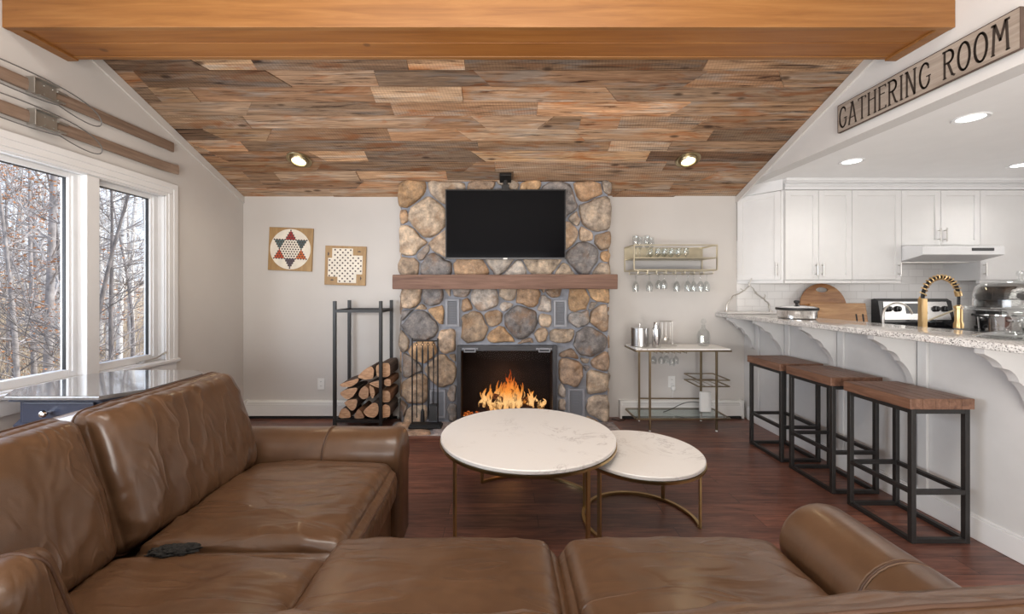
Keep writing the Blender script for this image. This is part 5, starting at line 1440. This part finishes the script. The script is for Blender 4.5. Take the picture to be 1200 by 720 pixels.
CB, CT, CF = 1.392, 2.243, 3.87
def shaker_door(parent, w, h, handle=None, hz=.13, m=None):
    """door in local x (0..w), z (0..h), front at y=0, thickness behind; handle: 'l' or 'r' or None"""
    raise NotImplementedError
def door_at(parent, P, U, w, h, handle, hlow=True):
    """a shaker door: P lower corner, U unit vector along its width; its front faces the room"""
    U = Vector(U); W = Vector((U.y, -U.x, 0)) if True else None   # outward normal towards the camera
    P = Vector(P); s = .052
    def bx(bm, a0, a1, c0, c1, d0, d1, bev=0):
        vs = box(bm, a0, a1, -d1, -d0, c0, c1, bev)
        for v in vs:
            q = v.co.copy(); v.co = P + U*q.x + W*(-q.y) + Vector((0, 0, q.z))
    bm = new_bm(); g = .0015
    bx(bm, g, s, g, h-g, .0005, .020, .0015); bx(bm, w-s, w-g, g, h-g, .0005, .020, .0015); bx(bm, s, w-s, g, s, .0005, .020, .0015); bx(bm, s, w-s, h-s, h-g, .0005, .020, .0015)
    bx(bm, s-.001, w-s+.001, s-.001, h-s+.001, .0005, .010)
    d = obj('door', bm, M['cabinet'], parent)
    if handle:
        hx_ = .028 if handle == 'l' else w-.028; z0 = .035 if hlow else h-.16
        bm = new_bm(); q = lambda a, dd, z: P + U*a + W*dd + Vector((0, 0, z))
        tube(bm, [q(hx_, .048, z0), q(hx_, .048, z0+.125)], .0058, 10)
        for zz in (z0+.022, z0+.103): tube(bm, [q(hx_, .020, zz), q(hx_, .048, zz)], .0045, 8)
        obj('handle', bm, M['nickel'], d, True, 50)
    return d
# angled end cabinet
ea = Vector((2.404, YB-.014, 0)); eb = Vector((2.662, CF, 0))
c1 = thing('corner_cabinet', 'white wall cabinet with one angled door at the living room end', 'wall cabinet', (2.6, 4.1, CB))
bm = new_bm(); prism(bm, [(ea.x, ea.y), (eb.x, eb.y), (eb.x, YB-.014)], up, CB, CT); obj('carcass', bm, M['cabinet'], c1)
U = (eb-ea).normalized(); door_at(c1, (ea.x+U.x*.004, ea.y+U.y*.004, CB+.004), U, (eb-ea).length-.022, CT-CB-.008, 'r')
bm = new_bm(); prism(bm, [(ea.x, ea.y), (eb.x, eb.y), (eb.x, YB-.014)], up, CB-.028, CB-.0005); obj('light_rail', bm, M['cabinet'], c1)
def wall_cabinet(label, x0, x1, zb, doors, rail=True):
    t = thing('wall_cabinet', label, 'wall cabinet', ((x0+x1)/2, 4.03, zb), 0, 'white wall cabinets over the worktop')
    bm = new_bm(); box(bm, x0+.001, x1-.001, CF, YB-.014, zb, CT); obj('carcass', bm, M['cabinet'], t)
    n = len(doors); w = (x1-x0)/n
    for k, hd in enumerate(doors): door_at(t, (x0+k*w+.001, CF, zb+.003), (1, 0, 0), w-.002, CT-zb-.006, hd)
    if rail:
        bm = new_bm(); box(bm, x0+.001, x1-.001, CF-.012, CF+.02, zb-.030, zb-.0005, .003); obj('light_rail', bm, M['cabinet'], t)
wall_cabinet('white two-door wall cabinet beside the angled one', 2.665, 3.292, CB, ('r', 'l'))
wall_cabinet('white single-door wall cabinet touching the hood with its handle low by the hood', 3.292, 3.757, CB, ('r',))
wall_cabinet('short white two-door cabinet directly above the range hood', 3.757, 4.499, 1.716, ('r', 'l'), False)
wall_cabinet('white wall cabinet on the far side of the range hood', 4.499, 5.0, CB, ('l',))
wall_cabinet('white wall cabinet at the kitchen end wall', 5.0, 5.55, CB, ('r',))
bm = new_bm()   # frieze and crown
def crown(bm, pts_xy):
    for (off0, off1, z0, z1) in ((.002, .004, CT+.0005, KZ-.002), (.004, .022, CT+.030, CT+.042), (.004, .034, KZ-.045, KZ-.03), (.004, .05, KZ-.03, KZ-.0015)):
        box(bm, 2.662-off1*.4, 5.55, CF-.02-off1, CF+.02, z0, z1, .003)
crown(bm, None); struct('trim_6', bm, M['trim'])
bm = new_bm(); prism(bm, [(ea.x, ea.y), (eb.x-.02, eb.y-.02), (eb.x+.02, YB-.014)], up, CT+.0005, KZ-.0018); struct('trim_7', bm, M['trim'])

# range hood
hd = thing('range_hood', 'white under-cabinet range hood with dark control strip', 'range hood', (4.13, 3.95, 1.55))
M['hood'] = plain('hood_enamel', (.72, .72, .73, 1), .25, var=.03)
hz0, hz1, hy0 = 1.565, 1.712, 3.66
bm = new_bm(); prism(bm, [(YB-.014, hz0), (YB-.014, hz1), (3.80, hz1), (hy0, hz1-.022), (hy0, hz0+.052), (hy0+.02, hz0+.045), (3.84, hz0+.01), (3.86, hz0)], lambda a, b, t: (t, a, b), 3.762, 4.494); obj('canopy', bm, M['hood'], hd)
bm = new_bm(); box(bm, 4.20, 4.40, hy0-.004, hy0+.002, hz1-.062, hz1-.036, .004); obj('control_strip', bm, M['black_plastic'], hd)
bm = new_bm(); box(bm, 3.80, 4.45, 3.90, 4.12, hz0-.006, hz0-.0005); obj('filter', bm, M['nickel'], hd)
# back counter and base cabinets
for x0, x1, lb in ((2.62, 3.752, 'white base cabinet run along the back wall beside the range'), (4.505, 5.55, 'white base cabinet run on the far side of the range')):
    t = thing('base_cabinet', lb, 'cabinet', ((x0+x1)/2, 3.9, 0))
    bm = new_bm(); box(bm, x0, x1, 3.60, YB-.014, .10, .868); obj('carcass', bm, M['cabinet'], t)
    n = max(2, round((x1-x0)/.5)); w = (x1-x0)/n
    for k in range(n): door_at(t, (x0+k*w+.001, 3.60, .105), (1, 0, 0), w-.002, .76, 'r' if k % 2 == 0 else 'l', False)
for x0, x1, lb in ((2.612, 3.754, 'granite worktop with the wooden cutting boards'), (4.503, 5.56, 'granite worktop under the steel saucepan')):
    bm = new_bm(); box(bm, x0, x1, 3.565, YB-.014, .872, .908, .004); tag(obj('worktop', bm, M['granite']), lb, 'worktop')
# electric range
rg = thing('kitchen_range', 'black and steel electric range below the hood', 'range', (4.13, 3.85, 0)); x0, x1 = 3.762, 4.494
M['enamel'] = plain('black_enamel', (.012, .012, .014, 1), .12, spec=.7)
bm = new_bm(); box(bm, x0, x1, 3.56, YB-.02, .02, .905, .004); obj('oven_body', bm, M['enamel'], rg)
bm = new_bm(); box(bm, x0-.002, x1+.002, 3.535, YB-.02, .9055, .922, .004); ctp = obj('cooktop', bm, M['enamel'], rg)
for bx_, by_, r in ((3.95, 3.68, .10), (4.31, 3.68, .075), (3.95, 3.94, .075), (4.31, 3.94, .10)):
    bm = new_bm(); flat_ring(bm, bx_, by_, r-.006, r, .9222, .923); obj('burner_ring', bm, M['vent'], ctp)
bm = new_bm(); prism(bm, [(YB-.02, .9225), (YB-.02, 1.205), (YB-.055, 1.212), (YB-.095, 1.19), (YB-.13, .98), (YB-.115, .9225)], lambda a, b, t: (t, a, b), x0, x1); bg = obj('backguard', bm, M['enamel'], rg)
# control face lies on the sloped front of the backguard
fn_ = lambda s, b, t: (s, YB-.13 + (b-.98)/(1.19-.98)*.035 - t, b)
bm = new_bm(); prism(bm, [(x0+.035, 1.005), (x1-.035, 1.005), (x1-.055, 1.182), (x0+.045, 1.182)], fn_, .0006, .004); obj('control_face', bm, M['steel'], bg)
bm = new_bm(); prism(bm, [(x0+.26, 1.065), (x0+.47, 1.065), (x0+.47, 1.165), (x0+.26, 1.165)], fn_, .0042, .007); obj('display', bm, M['enamel'], bg)
for kx in (x0+.085, x0+.175, x1-.175, x1-.085):
    bm = new_bm(); lathe(bm, [(0, 0), (.030, 0), (.027, .022), (0, .024)], fn_(kx, 1.112, .0045), 20, axis='-y'); box(bm, kx-.004, kx+.004, fn_(kx, 1.112, .034)[1], fn_(kx, 1.112, .026)[1], 1.09, 1.134, .001); obj('knob', bm, M['enamel'], bg, True, 40)
bm = new_bm(); tube(bm, [(x0+.07, 3.525, .80), (x1-.07, 3.525, .80)], .011, 10)
for q in (x0+.09, x1-.09): tube(bm, [(q, 3.5595, .80), (q, 3.525, .80)], .008, 8)
obj('oven_handle', bm, M['steel'], rg, True, 50)
# cutting boards
M['acacia'] = wood('acacia_wood', [(.25, (.17, .065, .022)), (.5, (.36, .165, .06)), (.75, (.56, .31, .13))], (2.2, 16, 16), .35, nscale=1.4, bmp=.08)
M['acacia_b'] = wood('golden_acacia_wood', [(.25, (.26, .115, .04)), (.5, (.45, .235, .095)), (.75, (.62, .38, .17))], (1.8, 14, 14), .35, nscale=1.4, bmp=.08)
LT2 = .9086
def leaning(bm, y_foot, tilt, z0=LT2): # stand the flat board up and lean it back on the wall
    bmesh.ops.rotate(bm, verts=bm.verts[:], cent=(0, 0, 0), matrix=Matrix.Rotation(math.radians(-tilt), 3, 'X')); mz = min(v.co.z for v in bm.verts); bmesh.ops.translate(bm, verts=bm.verts[:], vec=(0, y_foot, z0-mz))
bm = new_bm(); R = .228; cx = px(964, 350, 4.10)[0]; outer = []; N = 64
hole = [(.062*math.cos(2*PI*k/N)*1.0, .026*math.sin(2*PI*k/N) + R - .062) for k in range(N)]
for z_, in ((0,),): pass
A = [[bm.verts.new((cx + R*math.cos(2*PI*k/N), t, R*math.sin(2*PI*k/N))) for k in range(N)] for t in (0, .018)]
B = [[bm.verts.new((cx + x, t, z)) for (x, z) in hole] for t in (0, .018)]
for t in (0, 1):
    for k in range(N): bm.faces.new((A[t][k], A[t][(k+1) % N], B[t][(k+1) % N], B[t][k]))
for k in range(N): bm.faces.new((A[0][k], A[0][(k+1) % N], A[1][(k+1) % N], A[1][k])); bm.faces.new((B[0][k], B[0][(k+1) % N], B[1][(k+1) % N], B[1][k]))
leaning(bm, 4.085, 7)
tag(obj('cutting_board', bm, M['acacia'], None, False), 'round acacia cutting board with an oval hand hole leaning on the tiles', 'cutting board')
cb = thing('cutting_board', 'rectangular wooden cutting board with dark slots in front of the round one', 'cutting board', (3.3, 4.0, LT2))
bm = new_bm(); xa_, xb_ = px(954, 0, 4.0)[0], px(1020, 0, 4.0)[0]; box(bm, xa_, xb_, 0, .022, 0, .262, .006, 2); leaning(bm, 4.01, 9); obj('panel', bm, M['acacia_b'], cb)
for sx in (xb_-.11, xb_-.045):
    bm = new_bm(); box(bm, sx-.008, sx+.008, -.0015, .003, .06, .155, .001); leaning(bm, 4.01, 9, LT2+.06-.0); obj('grip_slot', bm, M['iron'], cb)
# saucepan and dark pan
sp_ = thing('saucepan', 'shiny steel saucepan on the worktop seen past the cake stand', 'saucepan', (4.66, 3.82, LT2)); c = (4.62, 3.80, LT2)
bm = new_bm(); lathe(bm, [(0, 0), (.115, 0), (.130, .012), (.140, .15), (.146, .155), (.136, .155), (.126, .02), (0, .012)], c, 36); pb = obj('pan_body', bm, M['chrome'], sp_, True, 40)
bm = new_bm(); tube(bm, [(c[0]-.137, c[1]-.02, c[2]+.13), (c[0]-.20, c[1]-.03, c[2]+.15), (c[0]-.30, c[1]-.04, c[2]+.165)], [.008, .009, .012], 8); obj('handle', bm, M['black_plastic'], sp_, True)
bm = new_bm()
for s in (-1, 1): tube(bm, [(c[0]+s*.03-.05, c[1]-.13, c[2]+.11), (c[0]+s*.03-.05, c[1]-.165, c[2]+.11)], .006, 8)
tube(bm, [(c[0]-.085, c[1]-.165, c[2]+.11), (c[0]-.015, c[1]-.165, c[2]+.11)], .008, 8); obj('loop_handle', bm, M['chrome'], sp_, True)
cm = thing('coffee_maker', 'dark rounded coffee maker against the kitchen tiles behind the cake stand', 'coffee maker', (4.88, 4.0, LT2))
xm = 4.88
bm = new_bm(); box(bm, xm-.10, xm+.10, 3.88, 4.15, LT2+.0004, LT2+.03, .008); box(bm, xm-.085, xm+.085, 4.06, 4.15, LT2+.03, 1.20, .012); obj('housing', bm, M['black_plastic'], cm)
bm = new_bm(); prism(bm, [(-.10, 1.2005)] + [(.10*math.cos(t*PI/16)*-1, 1.245 + .09*math.sin(t*PI/16)) for t in range(17)] + [(.10, 1.2005)], lambda a, b, t: (xm + a, t, b), 3.90, 4.15); obj('brew_head', bm, M['black_plastic'], cm, True, 40)
bm = new_bm(); lathe(bm, [(0, .031), (.06, .031), (.072, .06), (.066, .13), (.045, .165), (.048, .18), (.042, .18), (.04, .165), (.062, .128), (.067, .06), (0, .036)], (xm, 3.96, LT2), 24); obj('carafe', bm, M['glass'], cm, True, 50)
# recessed lights
def can_light(label, loc, normal_tilt, rim_mat, lens, r, group, power, col, eyeball=False):
    t = thing('recessed_light', label, 'ceiling light', loc, 0, group, world=False); t.rotation_euler = (normal_tilt, 0, 0)
    bm = new_bm(); lathe(bm, [(r*.74, -.001), (r, -.001), (r, -.006), (r*.95, -.010), (r*.78, -.006), (r*.74, -.004)], (0, 0, 0), 40, close=True); obj('rim', bm, rim_mat, t, True, 50)
    if eyeball:
        bm = new_bm(); lathe(bm, [(r*.72, -.002), (r*.70, -.016), (r*.60, -.026), (r*.56, -.024), (r*.56, -.010)], (0, 0, 0), 40); obj('eyeball', bm, rim_mat, t, True, 50)
        bm = new_bm(); lathe(bm, [(0, -.020), (r*.50, -.018), (r*.55, -.014), (r*.55, -.012), (0, -.012)], (0, 0, 0), 32); obj('lens', bm, lens, t, True, 60)
    else:
        bm = new_bm(); lathe(bm, [(0, -.006), (r*.72, -.004), (r*.72, -.002), (0, -.002)], (0, 0, 0), 32); obj('lens', bm, lens, t, True, 60)
    d = bpy.data.lights.new('lamp', 'SPOT'); d.energy = power; d.color = col; d.spot_size = math.radians(150); d.spot_blend = .8; d.shadow_soft_size = r*.6
    o = bpy.data.objects.new('lamp', d); COL.objects.link(o); o.parent = t; o.location = (0, 0, -.035)
M['warm_lens'] = glow('warm_lens', (1, .82, .50, 1), 6); M['white_lens'] = glow('white_lens', (1, .98, .95, 1), 6)
M['eye_brass'] = metal('dull_brass', (.42, .35, .22), .35)
th = math.atan(CK)
for x, lb in ((-1.80, 'brass eyeball ceiling light over the firewood rack side'), (1.655, 'brass eyeball ceiling light over the bar cart side')):
    yy = 3.64; can_light(lb, (x, yy, cz(yy)-.002), -th, M['eye_brass'], M['warm_lens'], .105, 'brass lights in the plank ceiling', 9, (1, .80, .52), True)
for (x, yy, lb) in ((2.836, 3.32, 'white recessed ceiling light closest to the angled kitchen cabinet'), (2.84, 2.48, 'white recessed kitchen ceiling light just below the lettered wooden sign'), (4.33, 3.41, 'white recessed kitchen ceiling light above the far side of the hood')):
    can_light(lb, (x, yy, KZ-.0005), 0, M['trim'], M['white_lens'], .085, 'white lights in the kitchen ceiling', 9, (1, .96, .90))

# ------------------------------------------------------------------ wall decorations
# carved sign on the gable wall, read from the living room
sg = thing('wooden_sign', 'long weathered wooden sign lettered GATHERING ROOM on the gable wall', 'sign', (XR, 2.375, 2.405))
sy0, sy1, sz0, sz1 = 2.885, 1.872, 2.406, 2.594; SXf = XR-.032
M['sign_wood'] = wood('weathered_sign_board', [(.25, (.20, .16, .13)), (.5, (.34, .285, .24)), (.75, (.44, .38, .325))], (22, 1.6, 22), .75, bmp=.3)
M['sign_edge'] = plain('dark_sign_edge', (.10, .065, .05, 1), .8, var=.3)
bm = new_bm(); box(bm, SXf, XR-.0145, sy1, sy0, sz0, sz1, .002); obj('board', bm, M['sign_wood'], sg)
bm = new_bm(); e = .004
box(bm, SXf-.001, XR-.015, sy1-.003, sy1-.0002, sz0, sz1); box(bm, SXf-.001, XR-.015, sy0+.0002, sy0+.003, sz0, sz1); box(bm, SXf-.0012, XR-.015, sy1, sy0, sz0-.003, sz0-.0002); box(bm, SXf-.0012, XR-.015, sy1, sy0, sz1+.0002, sz1+.003)
obj('dark_edges', bm, M['sign_edge'], sg)
def arcp(cx, cy, rx, ry, a0, a1, n=14): return [(cx + rx*math.cos(math.radians(lerp(a0, a1, i/n))), cy + ry*math.sin(math.radians(lerp(a0, a1, i/n)))) for i in range(n+1)]
GL = {  # strokes in a unit-high cell, tall narrow arts-and-crafts capitals
 'G': (.50, [arcp(.26, .5, .22, .48, 50, 330, 22), [(.45, .26), (.45, .44)], [(.34, .44), (.50, .44)], [(.405, .87), (.42, .74)]]),
 'A': (.50, [[(.03, 0), (.24, 1), (.27, 1), (.47, 0)], [(.10, .30), (.40, .30)], [(.0, 0), (.08, 0)], [(.42, 0), (.5, 0)], [(.14, 1), (.27, 1)]]),
 'T': (.44, [[(.0, .98), (.44, .98)], [(.22, 1), (.22, 0)], [(.0, .98), (.0, .90)], [(.44, .98), (.44, .90)], [(.16, 0), (.28, 0)]]),
 'H': (.48, [[(.06, 0), (.06, 1)], [(.42, 0), (.42, 1)], [(.06, .66), (.42, .66)], [(0, 0), (.12, 0)], [(.36, 0), (.48, 0)], [(0, 1), (.12, 1)], [(.36, 1), (.48, 1)]]),
 'E': (.40, [[(.06, 0), (.06, 1)], [(0, 1), (.38, 1), (.38, .92)], [(.06, .66), (.32, .66)], [(0, 0), (.40, 0), (.40, .09)]]),
 'R': (.46, [[(.06, 0), (.06, 1)], [(.0, 1), (.22, 1)] + arcp(.22, .77, .19, .23, 90, -90, 12) + [(.06, .54)], [(.20, .54), (.38, .05), (.46, 0)], [(0, 0), (.12, 0)]]),
 'I': (.16, [[(.08, 0), (.08, 1)], [(.02, 0), (.14, 0)], [(.02, 1), (.14, 1)]]),
 'N': (.50, [[(.06, 0), (.06, 1)], [(.0, 1), (.08, 1), (.42, 0)], [(.43, 0), (.43, 1)], [(.37, 1), (.50, 1)], [(0, 0), (.12, 0)]]),
 'O': (.50, [arcp(.25, .5, .22, .49, 0, 360, 28)]),
 'M': (.60, [[(.05, 0), (.10, 1)], [(.02, 1), (.12, 1), (.30, .42), (.48, 1), (.58, 1)], [(.50, 1), (.55, 0)], [(0, 0), (.10, 0)], [(.50, 0), (.60, 0)]])}
def stroke(bm, pts, w, mp, th):
    for (a, b) in zip(pts[:-1], pts[1:]):
        a, b = Vector(a), Vector(b); d = (b-a)
        if d.length < 1e-6: continue
        d.normalize(); n_ = Vector((-d.y, d.x))*w/2; a2, b2 = a - d*w*.35, b + d*w*.35
        prism(bm, [tuple(a2+n_), tuple(b2+n_), tuple(b2-n_), tuple(a2-n_)], mp, 0, th)
M['letter'] = plain('dark_brown_paint', (.035, .024, .018, 1), .8, var=.2)
text = [('GATHERING', .012, .615), ('ROOM', .765-.085, .963)]
H_ = .142; zb_ = sz0 + .022
for word, f0, f1 in text:
    L0, L1 = f0*(sy0-sy1), f1*(sy0-sy1); adv = sum(GL[c_][0] for c_ in word) + .13*(len(word)-1); sx_ = (L1-L0)/adv; cur = L0
    for ch in word:
        bm = new_bm(); wd, strokes = GL[ch]
        for st_i, pts in enumerate(strokes):
            stroke(bm, [(cur + a*sx_, b*H_) for a, b in pts], .0105 if (max(abs(pts[0][1]-q[1]) for q in pts) > .35) else .0065, lambda a, b, t: (SXf - .0004 - t, sy0 - a, zb_ + b), .0016)
        obj('letter', bm, M['letter'], sg); cur += (wd + .13)*sx_

# pair of old skis on the window wall
M['ski'] = wood('old_ski_wood', [(.25, (.15, .098, .07)), (.5, (.235, .160, .115)), (.75, (.31, .225, .17))], (22, 1.6, 22), .6, bmp=.2)
M['zinc'] = metal('dull_zinc', (.46, .45, .42), .5)
M['cable'] = plain('steel_cable', (.14, .135, .13, 1), .5)
def ski(label, z, tipcurl, yoff):
    t = thing('wooden_ski', label, 'ski', (XL, 2.2, z), 0, 'pair of old wooden skis on the wall')
    hw = .037; bm = new_bm(); N = 40; rings = []; ya, yb2 = .75, 3.27+yoff
    for i in range(N+1):
        s = i/N; yy = lerp(ya, yb2, s); x = XL+.022 + (.028*max(0, (s-.93)/.07)**2 if tipcurl else 0); h = hw*(1-.12*math.sin(PI*s))
        th_ = .007 + .006*math.exp(-((yy-2.3)/.35)**2)
        ring = [bm.verts.new((x-th_, yy, z-h)), bm.verts.new((x+th_*.6, yy, z-h)), bm.verts.new((x+th_, yy, z-h*.35)), bm.verts.new((x+th_, yy, z+h*.35)), bm.verts.new((x+th_*.6, yy, z+h)), bm.verts.new((x-th_, yy, z+h))]
        rings.append(ring)
    for A, B in zip(rings[:-1], rings[1:]):
        for k in range(6): bm.faces.new((A[k], A[(k+1) % 6], B[(k+1) % 6], B[k]))
    bm.faces.new(rings[0][::-1]); bm.faces.new(rings[-1]); obj('ski_body', bm, M['ski'], t)
    yb0 = 2.32 + yoff*.3; xf = XL+.036
    bm = new_bm(); box(bm, xf, xf+.006, yb0-.055, yb0+.075, z-.042, z+.042, .002); box(bm, xf-.02, xf+.03, yb0-.06, yb0-.053, z-.045, z+.045, .002)
    box(bm, xf, xf+.035, yb0-.05, yb0+.07, z+.040, z+.046, .002); box(bm, xf, xf+.03, yb0-.03, yb0+.08, z-.047, z-.041, .002)
    for k in range(3):
        for s in (-1, 1): lathe(bm, [(0, 0), (.005, 0), (.004, .003), (0, .004)], (xf+.006, yb0-.035+k*.045, z+s*.024), 8, axis='x')
    b = obj('binding_plate', bm, M['zinc'], t, label='dull metal toe binding')
    bm = new_bm(); box(bm, xf+.002, xf+.014, yb0+.075, yb0+.13, z+.018, z+.030, .002); box(bm, xf+.002, xf+.014, yb0+.075, yb0+.12, z-.034, z-.024, .002); obj('side_clip', bm, M['zinc'], b)
    bm = new_bm(); zz = z
    pts = bez((xf+.015, yb0-.35, z+.05), (xf+.03, yb0+.0, z+.075), (xf+.05, yb0+.28, z+.04), (xf+.03, yb0+.32, z-.06), 18) + bez((xf+.03, yb0+.32, z-.06), (xf+.02, yb0+.33, z-.115), (xf+.02, yb0+.20, z-.10), (xf+.012, yb0+.08, z-.055), 10)[1:] + bez((xf+.012, yb0+.08, z-.055), (xf+.02, yb0-.05, z-.02-.06), (xf+.02, yb0-.25, z-.07), (xf+.02, yb0-.5, z-.05), 12)[1:]
    tube(bm, pts, .0035, 6); obj('binding_cable', bm, M['cable'], t, True, 60)
ski('old wooden ski on the window wall, mounted above the other ski', 2.437, False, 0)
ski('old wooden ski on the window wall, mounted below the other ski closer to the window', 2.262, True, .015)
